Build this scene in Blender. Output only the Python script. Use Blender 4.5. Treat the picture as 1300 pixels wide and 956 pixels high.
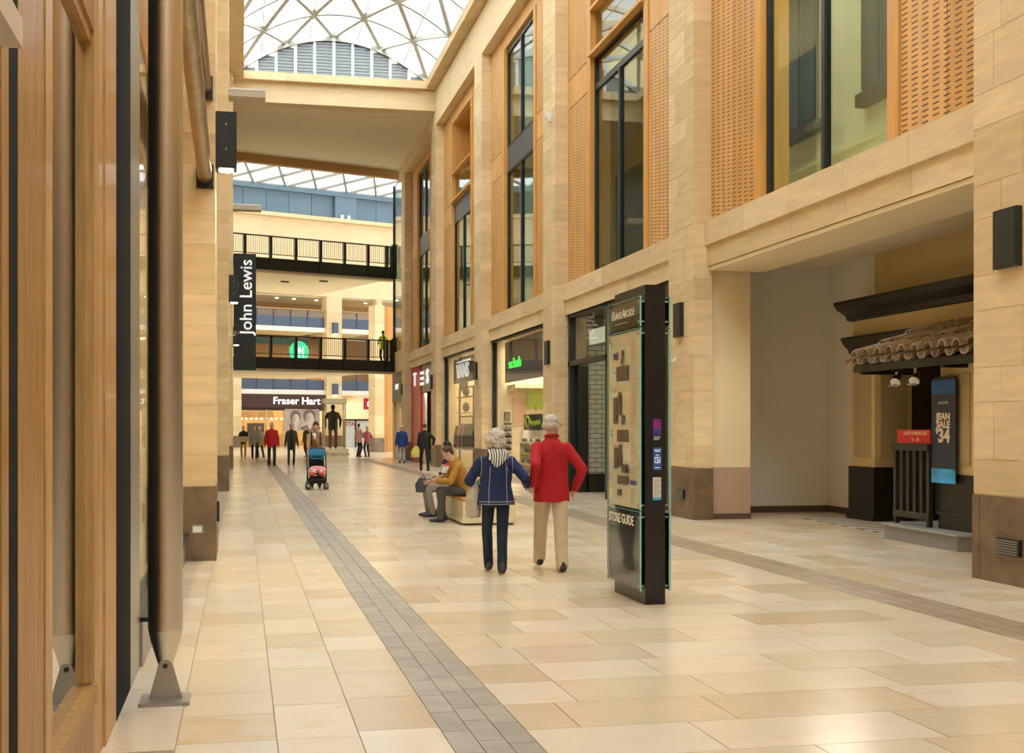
import bpy, bmesh, math, random
from mathutils import Matrix, Vector
from mathutils.bvhtree import BVHTree
random.seed(7)
for o in list(bpy.data.objects): bpy.data.objects.remove(o)
sc = bpy.context.scene
C = sc.collection
# ------------------------------------------------------------------ camera
# world: X to the right across the mall, Y along it away from the viewer, Z up; viewer at X=0, Y=0
FPX, CH, HY, CX = 1590.0, 1.6, 542.0, 650.0
TH = math.atan(344/1590.0); SN, CS = math.sin(TH), math.cos(TH)
cam = bpy.data.cameras.new('camera'); cam.sensor_width = 36; cam.sensor_fit = 'HORIZONTAL'
cam.lens = 36*FPX/1300; cam.shift_y = (HY-478)/1300; cam.clip_end = 500
camo = bpy.data.objects.new('camera', cam); C.objects.link(camo)
camo.location = (0, 0, CH); camo.rotation_euler = (math.pi/2, 0, -TH)
sc.camera = camo
# ------------------------------------------------------------------ sky: even overcast
w = bpy.data.worlds.new('overcast_sky'); sc.world = w; w.use_nodes = True
bg = w.node_tree.nodes['Background']; bg.inputs[0].default_value = (0.93, 0.97, 1.0, 1); bg.inputs[1].default_value = 4.0
sc.view_settings.view_transform = 'Standard'; sc.view_settings.look = 'None'
sc.view_settings.exposure = 0.3; sc.view_settings.gamma = 1.0
try: sc.view_settings.use_curve_mapping = False
except Exception: pass
# ------------------------------------------------------------------ measuring helpers (photo measurements -> metres)
def FL(x, y, z=0):
    d = FPX*(CH-z)/(y-HY); xc = (x-CX)/FPX*d
    return (xc*CS+d*SN, -xc*SN+d*CS)
def YX(x, X): return X/math.tan(math.atan((x-CX)/FPX)+TH)        # Y on plane X
def XY(x, Y): return Y*math.tan(math.atan((x-CX)/FPX)+TH)        # X on plane Y
def ZZ(y, X, Y): return CH+(HY-y)/FPX*(X*SN+Y*CS)
# ------------------------------------------------------------------ materials
def nd(nt, t, **k):
    n = nt.nodes.new(t)
    for a, b in k.items(): setattr(n, a, b)
    return n
MATS = {}
def mat(name, col, rough=.6, metal=0, var=.0, vscale=3, stretch=(1,1,1), bump=0, bscale=40, rnd=0, emit=0, ecol=None, spec=.5, island=False, coat=0):
    """principled; var: noise colour variation; rnd: per-object variation"""
    if name in MATS: return MATS[name]
    m = bpy.data.materials.new(name); m.use_nodes = True; nt = m.node_tree; b = nt.nodes['Principled BSDF']; L = nt.links.new
    b.inputs['Roughness'].default_value = rough; b.inputs['Metallic'].default_value = metal
    b.inputs['Base Color'].default_value = (*col, 1); b.inputs['Specular IOR Level'].default_value = spec
    if coat: b.inputs['Coat Weight'].default_value = coat; b.inputs['Coat Roughness'].default_value = .08
    if emit:
        b.inputs['Emission Color'].default_value = (*(ecol or col), 1); b.inputs['Emission Strength'].default_value = emit
    if var or rnd or bump:
        g = nd(nt, 'ShaderNodeNewGeometry')
        mp = nd(nt, 'ShaderNodeMapping'); mp.inputs['Scale'].default_value = stretch; L(g.outputs['Position'], mp.inputs['Vector'])
    if var or rnd:
        hsv = nd(nt, 'ShaderNodeHueSaturation'); hsv.inputs['Color'].default_value = (*col, 1)
        val = None
        if var:
            n = nd(nt, 'ShaderNodeTexNoise'); n.inputs['Scale'].default_value = vscale; n.inputs['Detail'].default_value = 6; n.inputs['Roughness'].default_value = .6
            L(mp.outputs[0], n.inputs['Vector'])
            r = nd(nt, 'ShaderNodeMapRange'); r.inputs[1].default_value = .3; r.inputs[2].default_value = .7
            r.inputs[3].default_value = 1-var; r.inputs[4].default_value = 1+var; L(n.outputs['Fac'], r.inputs[0]); val = r.outputs[0]
        if rnd:
            oi = nd(nt, 'ShaderNodeObjectInfo'); src = oi.outputs['Random'] if not island else g.outputs['Random Per Island']
            r2 = nd(nt, 'ShaderNodeMapRange'); r2.inputs[3].default_value = 1-rnd; r2.inputs[4].default_value = 1+rnd; L(src, r2.inputs[0])
            r3 = nd(nt, 'ShaderNodeMath', operation='MULTIPLY_ADD'); L(src, r3.inputs[0]); r3.inputs[1].default_value = -1.1*rnd; r3.inputs[2].default_value = 1+.5*rnd
            L(r3.outputs[0], hsv.inputs['Saturation'])
            if val:
                mm = nd(nt, 'ShaderNodeMath', operation='MULTIPLY'); L(val, mm.inputs[0]); L(r2.outputs[0], mm.inputs[1]); val = mm.outputs[0]
            else: val = r2.outputs[0]
        L(val, hsv.inputs['Value']); L(hsv.outputs[0], b.inputs['Base Color'])
    if bump:
        n2 = nd(nt, 'ShaderNodeTexNoise'); n2.inputs['Scale'].default_value = bscale; n2.inputs['Detail'].default_value = 4; L(mp.outputs[0], n2.inputs['Vector'])
        bp = nd(nt, 'ShaderNodeBump'); bp.inputs['Strength'].default_value = bump; bp.inputs['Distance'].default_value = .02
        L(n2.outputs['Fac'], bp.inputs['Height']); L(bp.outputs[0], b.inputs['Normal'])
    MATS[name] = m; return m
def glass(name, tint=(.9,.95,.93), refl=1.0, ior=1.5, rough=0.0, base=0.0):
    if name in MATS: return MATS[name]
    m = bpy.data.materials.new(name); m.use_nodes = True; nt = m.node_tree; nt.nodes.clear(); L = nt.links.new
    out = nd(nt, 'ShaderNodeOutputMaterial'); mx = nd(nt, 'ShaderNodeMixShader'); fr = nd(nt, 'ShaderNodeFresnel'); fr.inputs[0].default_value = ior
    t = nd(nt, 'ShaderNodeBsdfTransparent'); t.inputs[0].default_value = (*tint, 1); gl = nd(nt, 'ShaderNodeBsdfGlossy'); gl.inputs['Roughness'].default_value = rough
    ge = nd(nt, 'ShaderNodeNewGeometry'); mi = nd(nt, 'ShaderNodeMapRange'); L(ge.outputs['Backfacing'], mi.inputs[0]); mi.inputs[3].default_value = ior; mi.inputs[4].default_value = 1/ior; L(mi.outputs[0], fr.inputs[0])
    ma = nd(nt, 'ShaderNodeMath', operation='MULTIPLY_ADD'); L(fr.outputs[0], ma.inputs[0]); ma.inputs[1].default_value = refl; ma.inputs[2].default_value = base; ma.use_clamp = True
    L(ma.outputs[0], mx.inputs[0]); L(t.outputs[0], mx.inputs[1]); L(gl.outputs[0], mx.inputs[2]); L(mx.outputs[0], out.inputs[0])
    MATS[name] = m; return m
STONE = (.745,.570,.325)
mat('stone', STONE, .75, var=.10, vscale=1.6, stretch=(1,1,6), bump=.05, bscale=60, rnd=.09)
mat('stone_smooth', (.77,.60,.355), .75, var=.07, vscale=1.2, stretch=(1,1,5), rnd=.04)
mat('mortar', (.80,.66,.45), .9, var=.05, vscale=8)
mat('plinth', (.19,.125,.07), .45, var=.35, vscale=3.5, bump=.03, rnd=.08)
mat('cream_paint', (.80,.66,.42), .8, var=.02, vscale=.6)
mat('white_paint', (.83,.79,.70), .8, var=.02, vscale=.5)
mat('ceiling_paint', (.86,.76,.56), .85, var=.015, vscale=.5)
mat('dark_skirting', (.10,.07,.05), .5)
mat('grout', (.36,.28,.19), .8)
mat('black_metal', (.022,.023,.022), .42)
mat('black_satin', (.012,.012,.012), .3); mat('matte_black', (.012,.014,.014), .85, spec=.15)
mat('dark_frame', (.025,.03,.032), .35, metal=.3)
mat('steel_grey', (.42,.40,.37), .35, metal=.9)
mat('bronze_steel', (.66,.60,.51), .34, metal=1.0, var=.04, vscale=2, stretch=(1,1,.2))
mat('white_steel', (.80,.81,.78), .5); mat('roof_steel', (.60,.60,.56), .5)
mat('white_letter', (.95,.95,.93), .5, emit=.5)
mat('gutter_blue', (.36,.44,.48), .6)
mat('blue_clad', (.14,.215,.28), .6, var=.03, vscale=.6, rnd=.04)
mat('blue_balustrade', (.07,.10,.16), .5)
mat('spandrel', (.085,.10,.115), .45)
mat('oak', (.42,.215,.05), .5, var=.28, vscale=5, stretch=(6,6,.5), bump=.06, bscale=30, coat=.15)
mat('oak_light', (.58,.34,.12), .5, var=.2, vscale=5, stretch=(6,6,.5), coat=.15)
mat('timber', (.70,.385,.12), .55, var=.12, vscale=2, stretch=(2,2,.6), rnd=.07)
mat('timber_rail', (.68,.345,.08), .5, var=.10, vscale=2, stretch=(2,2,.5), rnd=.06)
glass('window_glass', (.84,.92,.87), 1.0)
glass('shop_glass', (.96,.97,.95), .45)
glass('roof_glass', (.95,.97,.96), .25)
glass('dark_shop_glass', (.80,.80,.70), 1.9)
glass('edge_glass', (.97,.99,.98), .55); glass('hall_glass', (.43,.45,.45), .25)
mat('glass_edge', (.25,.60,.55), .2)
mat('lamp', (1,.86,.62), .5, emit=14, ecol=(1,.82,.55))
mat('lamp_soft', (1,.9,.7), .5, emit=5, ecol=(1,.86,.62))
mat('lamp_white', (1,.95,.85), .5, emit=6, ecol=(1,.93,.8))
# perforated timber: rows of routed slots
def slotted():
    m = mat('timber_slotted', (.70,.385,.12), .55, var=.12, vscale=2, stretch=(2,2,.6), rnd=.07); nt = m.node_tree; L = nt.links.new
    b = nt.nodes['Principled BSDF']; src = b.inputs['Base Color'].links[0].from_socket
    g = nd(nt, 'ShaderNodeNewGeometry'); s = nd(nt, 'ShaderNodeSeparateXYZ'); L(g.outputs['Position'], s.inputs[0])
    def M(op, a, bb=None, c=None):
        n = nd(nt, 'ShaderNodeMath', operation=op)
        for i, v in enumerate((a, bb, c)):
            if v is None: continue
            if isinstance(v, (int, float)): n.inputs[i].default_value = v
            else: L(v, n.inputs[i])
        return n.outputs[0]
    u = M('MULTIPLY', s.outputs['Y'], 1/.235); uf = M('FRACT', u); row = M('FLOOR', u)
    par = M('FRACT', M('MULTIPLY', row, .5))
    v = M('FRACT', M('ADD', M('MULTIPLY', s.outputs['Z'], 1/.068), par))
    k = M('MULTIPLY', M('LESS_THAN', uf, .58), M('LESS_THAN', v, .26))
    mx = nd(nt, 'ShaderNodeMix', data_type='RGBA'); L(k, mx.inputs[0]); L(src, mx.inputs[6]); mx.inputs[7].default_value = (.11,.045,.012,1)
    L(mx.outputs[2], b.inputs['Base Color'])
slotted()
# floor limestone: warm veins and blotches
def limestone(name, col, island):
    m = mat(name, col, .2, var=.045, vscale=2.5, rnd=.085, island=island, spec=.45); nt = m.node_tree; L = nt.links.new; b = nt.nodes['Principled BSDF']
    src = b.inputs['Base Color'].links[0].from_socket
    g = nd(nt, 'ShaderNodeNewGeometry'); oi = nd(nt, 'ShaderNodeObjectInfo'); add = nd(nt, 'ShaderNodeVectorMath', operation='ADD'); L(g.outputs['Position'], add.inputs[0])
    sr = g.outputs['Random Per Island'] if island else oi.outputs['Random']
    sx = nd(nt, 'ShaderNodeMath', operation='MULTIPLY'); L(sr, sx.inputs[0]); sx.inputs[1].default_value = 40; L(sx.outputs[0], add.inputs[1])
    n = nd(nt, 'ShaderNodeTexNoise'); n.inputs['Scale'].default_value = 2.2; n.inputs['Detail'].default_value = 5; n.inputs['Distortion'].default_value = 1.2; L(add.outputs[0], n.inputs['Vector'])
    r = nd(nt, 'ShaderNodeMapRange'); r.inputs[1].default_value = .60; r.inputs[2].default_value = .75; r.inputs[4].default_value = .55; L(n.outputs['Fac'], r.inputs[0])
    mx = nd(nt, 'ShaderNodeMix', data_type='RGBA'); L(r.outputs[0], mx.inputs[0]); L(src, mx.inputs[6]); mx.inputs[7].default_value = (.66,.44,.19,1)
    L(mx.outputs[2], b.inputs['Base Color'])
    n3 = nd(nt, 'ShaderNodeMapRange'); L(n.outputs['Fac'], n3.inputs[0]); n3.inputs[3].default_value = .12; n3.inputs[4].default_value = .26; L(n3.outputs[0], b.inputs['Roughness'])
for nm, c in (('a',(.74,.61,.43)),('b',(.77,.67,.52)),('c',(.71,.57,.39)),('d',(.76,.63,.47))):
    limestone('limestone_'+nm, c, False); limestone('limestone_far_'+nm, c, True)
mat('grey_sett', (.33,.285,.215), .38, var=.18, vscale=5, rnd=.12)
mat('brown_sett', (.34,.26,.17), .38, var=.2, vscale=5, rnd=.1)
# ------------------------------------------------------------------ mesh builder
class MB:
    def __init__(s): s.v = []; s.f = []; s.m = []; s.k = 0
    def add(s, vs, fs):
        n = len(s.v); s.v += [tuple(p) for p in vs]
        for q in fs: s.f.append(tuple(i+n for i in q)); s.m.append(s.k)
        return s
    def box(s, x0, x1, y0, y1, z0, z1):
        return s.add([(x0,y0,z0),(x1,y0,z0),(x1,y1,z0),(x0,y1,z0),(x0,y0,z1),(x1,y0,z1),(x1,y1,z1),(x0,y1,z1)],
                     [(3,2,1,0),(4,5,6,7),(0,1,5,4),(1,2,6,5),(2,3,7,6),(3,0,4,7)])
    def obox(s, c, ax, ay, az, hx, hy, hz):
        c = Vector(c); ax, ay, az = Vector(ax).normalized()*hx, Vector(ay).normalized()*hy, Vector(az).normalized()*hz
        P = [c+ax*i+ay*j+az*k for k in (-1,1) for (i,j) in ((-1,-1),(1,-1),(1,1),(-1,1))]
        return s.add(P, [(3,2,1,0),(4,5,6,7),(0,1,5,4),(1,2,6,5),(2,3,7,6),(3,0,4,7)])
    def beam(s, p0, p1, wx, wz, up=(0,0,1)):
        p0, p1 = Vector(p0), Vector(p1); d = (p1-p0); l = d.length; d.normalize(); side = d.cross(Vector(up))
        if side.length < 1e-4: side = d.cross(Vector((1,0,0)))
        side.normalize(); u = side.cross(d)
        return s.obox((p0+p1)/2, d, side, u, l/2, wx/2, wz/2)
    def tube(s, pts, rad, n=10, cap=True):
        pts = [Vector(p) for p in pts]; rad = rad if isinstance(rad, (list, tuple)) else [rad]*len(pts)
        rings = []; ref = None
        for i, p in enumerate(pts):
            d = (pts[min(i+1, len(pts)-1)]-pts[max(i-1, 0)]).normalized()
            if ref is None or abs(ref.dot(d)) > .98: ref = Vector((0,0,1)) if abs(d.z) < .9 else Vector((1,0,0))
            a = d.cross(ref).normalized(); b = d.cross(a).normalized(); ref = b.cross(d) if False else ref
            rings.append([p+(a*math.cos(t)+b*math.sin(t))*rad[i] for t in [2*math.pi*k/n for k in range(n)]])
        vs = [q for r in rings for q in r]; fs = []
        for i in range(len(rings)-1):
            for k in range(n):
                fs.append((i*n+k, i*n+(k+1)%n, (i+1)*n+(k+1)%n, (i+1)*n+k))
        if cap: fs += [tuple(range(n-1, -1, -1)), tuple((len(rings)-1)*n+k for k in range(n))]
        return s.add(vs, fs)
    def caps(s, p0, p1, r0, r1, n=12):          # round-ended limb
        p0, p1 = Vector(p0), Vector(p1); d = p1-p0; l = d.length
        d = d.normalized() if l > 1e-6 else Vector((0,0,1))
        P, R = [], []
        for a in (-80,-55,-28): P.append(p0+d*(r0*math.sin(math.radians(a)))); R.append(r0*math.cos(math.radians(a)))
        P.append(p0); R.append(r0); P.append(p1+d*1e-4); R.append(r1)
        for a in (28,55,80): P.append(p1+d*(r1*math.sin(math.radians(a)))); R.append(r1*math.cos(math.radians(a)))
        return s.tube(P, R, n)
    def limb(s, pts, rad, n=12):
        for i in range(len(pts)-1): s.caps(pts[i], pts[i+1], rad[i], rad[i+1], n)
        return s
    def ell(s, c, rx, ry, rz, nu=14, nv=9, rot=None):
        c = Vector(c); vs = []; fs = []; R = rot or Matrix.Identity(3)
        for j in range(nv+1):
            a = math.pi*(j/nv-.5)*.998
            for k in range(nu):
                t = 2*math.pi*k/nu
                vs.append(c+R@Vector((rx*math.cos(a)*math.cos(t), ry*math.cos(a)*math.sin(t), rz*math.sin(a))))
        for j in range(nv):
            for k in range(nu): fs.append((j*nu+k, j*nu+(k+1)%nu, (j+1)*nu+(k+1)%nu, (j+1)*nu+k))
        fs += [tuple(range(nu-1,-1,-1)), tuple(nv*nu+k for k in range(nu))]
        return s.add(vs, fs)
    def loft(s, rings, n=20, cap=True):          # rings: (cx, cy, z, rx, ry)
        vs = []; fs = []
        for (cx, cy, z, rx, ry) in rings:
            for k in range(n):
                t = 2*math.pi*k/n; vs.append((cx+rx*math.cos(t), cy+ry*math.sin(t), z))
        for i in range(len(rings)-1):
            for k in range(n): fs.append((i*n+k, i*n+(k+1)%n, (i+1)*n+(k+1)%n, (i+1)*n+k))
        if cap: fs += [tuple(range(n-1,-1,-1)), tuple((len(rings)-1)*n+k for k in range(n))]
        return s.add(vs, fs)
    def ploft(s, rings, n=16):                   # rings: (center vec, axis a vec, axis b vec) oriented ellipses
        vs = []; fs = []
        for (c, a, b) in rings:
            c, a, b = Vector(c), Vector(a), Vector(b)
            for k in range(n):
                t = 2*math.pi*k/n; vs.append(c+a*math.cos(t)+b*math.sin(t))
        for i in range(len(rings)-1):
            for k in range(n): fs.append((i*n+k, i*n+(k+1)%n, (i+1)*n+(k+1)%n, (i+1)*n+k))
        fs += [tuple(range(n-1,-1,-1)), tuple((len(rings)-1)*n+k for k in range(n))]
        return s.add(vs, fs)
    def lathe(s, c, prof, n=20):
        return s.loft([(c[0], c[1], c[2]+z, r, r) for (r, z) in prof], n)
    def prism(s, pts, o, a, b, d):               # polygon pts in plane (a,b) at o, extruded by vector d
        o, a, b, d = map(Vector, (o, a, b, d)); n = len(pts)
        P = [o+a*p+b*q for p, q in pts]; P += [x+d for x in P]
        return s.add(P, [tuple(range(n-1,-1,-1)), tuple(range(n, 2*n))]+[(i, (i+1)%n, n+(i+1)%n, n+i) for i in range(n)])
    def disc(s, c, nrm, r, t, n=20, r2=None):
        c = Vector(c); d = Vector(nrm).normalized()*t; return s.tube([c, c+d], [r, r2 or r], n)
    def mesh(s, name, mats, smooth=False):
        me = bpy.data.meshes.new(name); me.from_pydata(s.v, [], s.f)
        for m in (mats if isinstance(mats, (list, tuple)) else [mats]): me.materials.append(MATS[m] if isinstance(m, str) else m)
        me.polygons.foreach_set('material_index', s.m)
        bm = bmesh.new(); bm.from_mesh(me); bmesh.ops.recalc_face_normals(bm, faces=bm.faces); bm.to_mesh(me); bm.free()
        if smooth:
            me.polygons.foreach_set('use_smooth', [True]*len(me.polygons))
            try: me.set_sharp_from_angle(angle=math.radians(38))
            except Exception: pass
        me.update(); return me
    def build(s, name, mats, parent=None, smooth=False, local=False):
        return put(name, s.mesh(name, mats, smooth), parent, local=local)
WM = {}
def put(name, me, parent=None, loc=(0,0,0), local=False):
    o = bpy.data.objects.new(name, me); C.objects.link(o); o.location = loc
    if parent:
        o.parent = parent
        if not local and parent in WM: o.matrix_parent_inverse = WM[parent].inverted()
    return o
def tag(o, label=None, cat=None, group=None, kind=None):
    if label: o['label'] = label
    if cat: o['category'] = cat
    if group: o['group'] = group
    if kind: o['kind'] = kind
    return o
def thing(name, label, cat, loc=(0,0,0), rz=0, group=None, kind=None):
    o = bpy.data.objects.new(name, None); C.objects.link(o); o.empty_display_size = .2
    o.location = loc; o.rotation_euler = (0,0,rz); WM[o] = Matrix.Translation(loc) @ Matrix.Rotation(rz, 4, 'Z')
    return tag(o, label, cat, group, kind)
def BX(name, m, parent, *b): return MB().box(*b).build(name, m, parent)
def text(name, body, size, m, parent, origin, xa, ya, align='CENTER', ext=.01, off=0.0, sx=1.0, local=False, space=1.0):
    cu = bpy.data.curves.new('t', 'FONT'); cu.body = body; cu.size = size; cu.align_x = align; cu.align_y = 'CENTER'; cu.extrude = ext; cu.offset = off; cu.space_character = space; cu.resolution_u = 3
    t = bpy.data.objects.new('t', cu); me = bpy.data.meshes.new_from_object(t); bpy.data.objects.remove(t); bpy.data.curves.remove(cu)
    xa, ya = Vector(xa).normalized(), Vector(ya).normalized(); za = xa.cross(ya); R = Matrix((xa*sx, ya, za)).transposed().to_4x4()
    me.transform(Matrix.Translation(origin) @ R); me.materials.clear(); me.materials.append(MATS[m] if isinstance(m, str) else m); me.name = name
    return put(name, me, parent, local=local)
FW, FC = ((0,-1,0),(0,0,1)), ((1,0,0),(0,0,1))      # lettering on the right wall / facing the viewer
def area(name, loc, sx, sy, power, col=(1,.86,.66), rot=(0,0,0), parent=None):
    l = bpy.data.lights.new(name, 'AREA'); l.shape = 'RECTANGLE'; l.size = sx; l.size_y = sy; l.energy = power; l.color = col
    o = bpy.data.objects.new(name, l); C.objects.link(o); o.location = loc; o.rotation_euler = rot
    if parent:
        o.parent = parent
        if parent in WM: o.matrix_parent_inverse = WM[parent].inverted()
    return o
def spot(name, loc, power, ang=80, col=(1,.82,.58), rot=(0,0,0), parent=None, blend=.6, size=.05):
    l = bpy.data.lights.new(name, 'SPOT'); l.energy = power; l.color = col; l.spot_size = math.radians(ang); l.spot_blend = blend; l.shadow_soft_size = size
    o = bpy.data.objects.new(name, l); C.objects.link(o); o.location = loc; o.rotation_euler = rot
    if parent:
        o.parent = parent
        if parent in WM: o.matrix_parent_inverse = WM[parent].inverted()
    return o
# ================================================================== FLOOR
floor = MB(); floor.k = 0
floor.box(-6, 13.5, -26, 62, -.3, -.006); floor.k = 1; floor.box(-25, 60, 62, 150, -.3, 0)
floor = floor.build('floor', ['grout', 'limestone_far_a'])
tag(floor, 'polished cream limestone floor with grey and brown sett strips running along the mall', 'floor', kind='structure')
cells = {'tile': [], 'sett': []}
def courses(x0, x1, y0, y1, dep, lens, mats, kind='tile', skip=None, off=0):
    y = y0
    while y < y1-.05:
        x = x0; first = True
        while x < x1-.02:
            l = random.choice(lens)
            if first: l *= random.choice((.5, .75, 1)); first = False
            if x1-(x+l) < .3: l = x1-x
            cells[kind].append((x, x+l, y, min(y+dep, y1), random.choice(mats))); x += l
        y += dep
def columns(xs, y0, y1, lens, mats, kind='tile'):
    for a, b in zip(xs[:-1], xs[1:]):
        y = y0-random.random()*.6
        while y < y1:
            l = random.choice(lens); cells[kind].append((a, b, y, y+l, random.choice(mats))); y += l
LM = list('aabbccd')
courses(1.47, 5.71, 1.0, 61.8, .605, (.6,.75,.9,.9,1.2), LM)
columns((-.32,.18,.60,1.03), 1.0, 61.5, (.8,.8,.6,1.1), LM)
columns((6.24,6.70,7.15,7.60), 6.0, 61.5, (.6,.9,1.2), LM)
columns((7.60,8.1,8.6,9.1,9.6,10.1,10.6,11.3), 12.2, 22.0, (.6,.9,1.2), LM)
columns((-.72,-.32), 7.0, 15.2, (.6,.9), LM)
columns((1.03,1.177,1.323,1.47), 2.0, 61.8, (.3,.45,.45), ['grey'], 'sett')
columns((5.71,5.887,6.063,6.24), 6.0, 61.8, (.6,.45), ['brown'], 'sett')
MC = {}
def lay(kind, name, limit, gap, fmats):
    L = cells[kind]
    def size(c):
        X, Y = (c[0]+c[1])/2, (c[2]+c[3])/2; xc = X*CS-Y*SN; d = X*SN+Y*CS
        if d < 1: return 0
        px = CX+FPX*xc/d; py = HY+FPX*CH/d
        if not (-60 < px < 1360 and py < 1000): return 0
        return (c[1]-c[0])*(c[3]-c[2])/d**3
    L.sort(key=size, reverse=True)
    for c in L[:limit]:
        a, b = round(c[1]-c[0], 3), round(c[3]-c[2], 3); key = (a, b, c[4])
        if key not in MC:
            MC[key] = MB().box(gap/2, a-gap/2, gap/2, b-gap/2, -.02, 0).mesh(name, fmats(c[4], False))
        put(name, MC[key], floor, loc=(c[0], c[2], 0))
    rest = MB(); names = []
    for c in L[limit:]:
        mm = fmats(c[4], True)
        if mm not in names: names.append(mm)
        rest.k = names.index(mm); rest.box(c[0]+gap/2, c[1]-gap/2, c[2]+gap/2, c[3]-gap/2, -.02, 0)
    o = rest.build('distant_'+name, names, floor); o['kind'] = 'stuff'
lay('tile', 'floor_tile', 300, .006, lambda k, far: ('limestone_far_' if far else 'limestone_')+k)
lay('sett', 'paving_sett', 240, .005, lambda k, far: k+'_sett')
# ================================================================== RIGHT WALL
XR = 7.6; P = 9.7; Y0 = 11.96
wr = thing('wall_right', 'sandstone arcade wall with tall piers, timber panels and upper windows', 'wall', (XR, 0, 0), kind='structure')
BM = {}
def blockmesh(a, b, c, m='stone', nm='stone_block'):
    k = (round(a,3), round(b,3), round(c,3), m)
    if k not in BM:
        e = .012; mb = MB(); x, y, z = a, b, c   # chamfered block
        mb.box(0, x, 0, y, 0, z); BM[k] = mb.mesh(nm, m)
    return BM[k]
def pier(parent, x0, x1, y0, y1, ztop, name='column', plinth_h=.90, full=True):
    """stone pier: mortar core, plinth slabs, coursed blocks proud of the core"""
    g = .006
    core = MB().box(x0+g, x1-g, y0+g, y1-g, 0, ztop).build(name, 'mortar', parent)
    ym = y0+(y1-y0)*.9
    BX('plinth_slab', 'plinth', core, x0-.01, x1+.01, y0-.01, ym-.006, 0, plinth_h-.012)
    BX('plinth_slab', 'plinth', core, x0-.01, x1+.01, ym+.006, y1+.01, 0, plinth_h-.012)
    z = plinth_h; i = 0
    while z < ztop-.05:
        h = (.36, .60)[i % 2]; h = min(h, ztop-z)
        if ztop-(z+h) < .2: h = ztop-z
        split = y0+(y1-y0)*((.28, .72, .62, .34)[i % 4])
        for a, b in ((y0, split), (split, y1)):
            me = blockmesh(x1-x0, b-a-.008, h-.008)
            put('stone_block', me, core, loc=(x0, a+(.004 if a > y0 else 0), z+.004))
        z += h; i += 1
    return core
ks = range(-3, 6)
for k in ks:
    far = Y0+P*k; near = far-1.3
    if k >= 0: pier(wr, XR, XR+.34, near, far, 13.66); BX('party_wall', 'cream_paint', wr, XR+.34, XR+.95, near+.15, far-.15, 0, 13.66)
    else: BX('column', 'stone_smooth', wr, XR, XR+.9, near, far, 0, 13.66)
# frieze over the piers, in long stones with fine joints, and the projecting cornice
fr = BX('frieze', 'mortar', wr, XR+.006, XR+.9, -26, 61.4, 13.665, 15.06)
y = -26
while y < 61.3:
    l = 4.85 if y > 20 else 9.7
    BX('stone_block', 'stone_smooth', fr, XR, XR+.5, y+.004, min(y+l, 61.4)-.004, 13.66, 15.06); y += l
co = BX('cornice', 'mortar', wr, XR-.38, XR+.9, -26, 50.4, 15.085, 15.36)
y = 20.
while y < 49.3:
    l = 4.2; BX('stone_block', 'stone', co, XR-.40, XR+.4, y+.004, min(y+l, 49.4)-.004, 15.08, 15.38); y += l
BX('gutter', 'gutter_blue', wr, XR-.30, XR+.9, -26, 50, 15.38, 15.62)
# solid building behind the facade (floors, rear wall, top)
bk = MB()
bk.box(13.2, 13.5, -26, 61.5, 0, 15.4); bk.box(XR+.9, 13.5, -26, 61.5, 15.06, 15.4); bk.box(XR+.45, 13.2, -26, 61.5, 4.75, 5.0)
bk.box(XR+.6, 13.2, 22.4, 61.5, 9.5, 9.9); bk.box(XR+.95, 13.2, 22.0, 22.15, 0, 5)
for k in range(-2, 6): bk.box(XR+.9, 13.2, Y0+P*k-.75, Y0+P*k-.55, 5 if k == 1 else 0, 15.06)
bk.box(XR+.4, 13.5, 60.3, 60.5, 0, 15.06)
bk.build('rear_structure', 'cream_paint', wr)
BX('room_wall', mat('room_brown', (.22,.16,.10), .8), wr, 11.6, 11.7, 21.8, 50, 5.0, 15.0)
# sill beams: ledge + lower beam, in blocks
def sill(k):
    a, b = Y0+P*k, Y0+P*(k+1)-1.3
    s = BX('sill_beam', 'mortar', wr, XR+.26, XR+.80, a, b, 4.36, 5.12)
    n = 5
    for i in range(n):
        y0, y1 = a+(b-a)*i/n, a+(b-a)*(i+1)/n
        BX('stone_block', 'stone', s, XR+.20, XR+.60, y0+.004, y1-.004, 4.72, 5.13)
        BX('stone_block', 'stone', s, XR+.25, XR+.60, y0+.004, y1-.004, 4.36, 4.72)
for k in range(-2, 5): sill(k)
for k in range(-3, -2): pass
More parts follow.
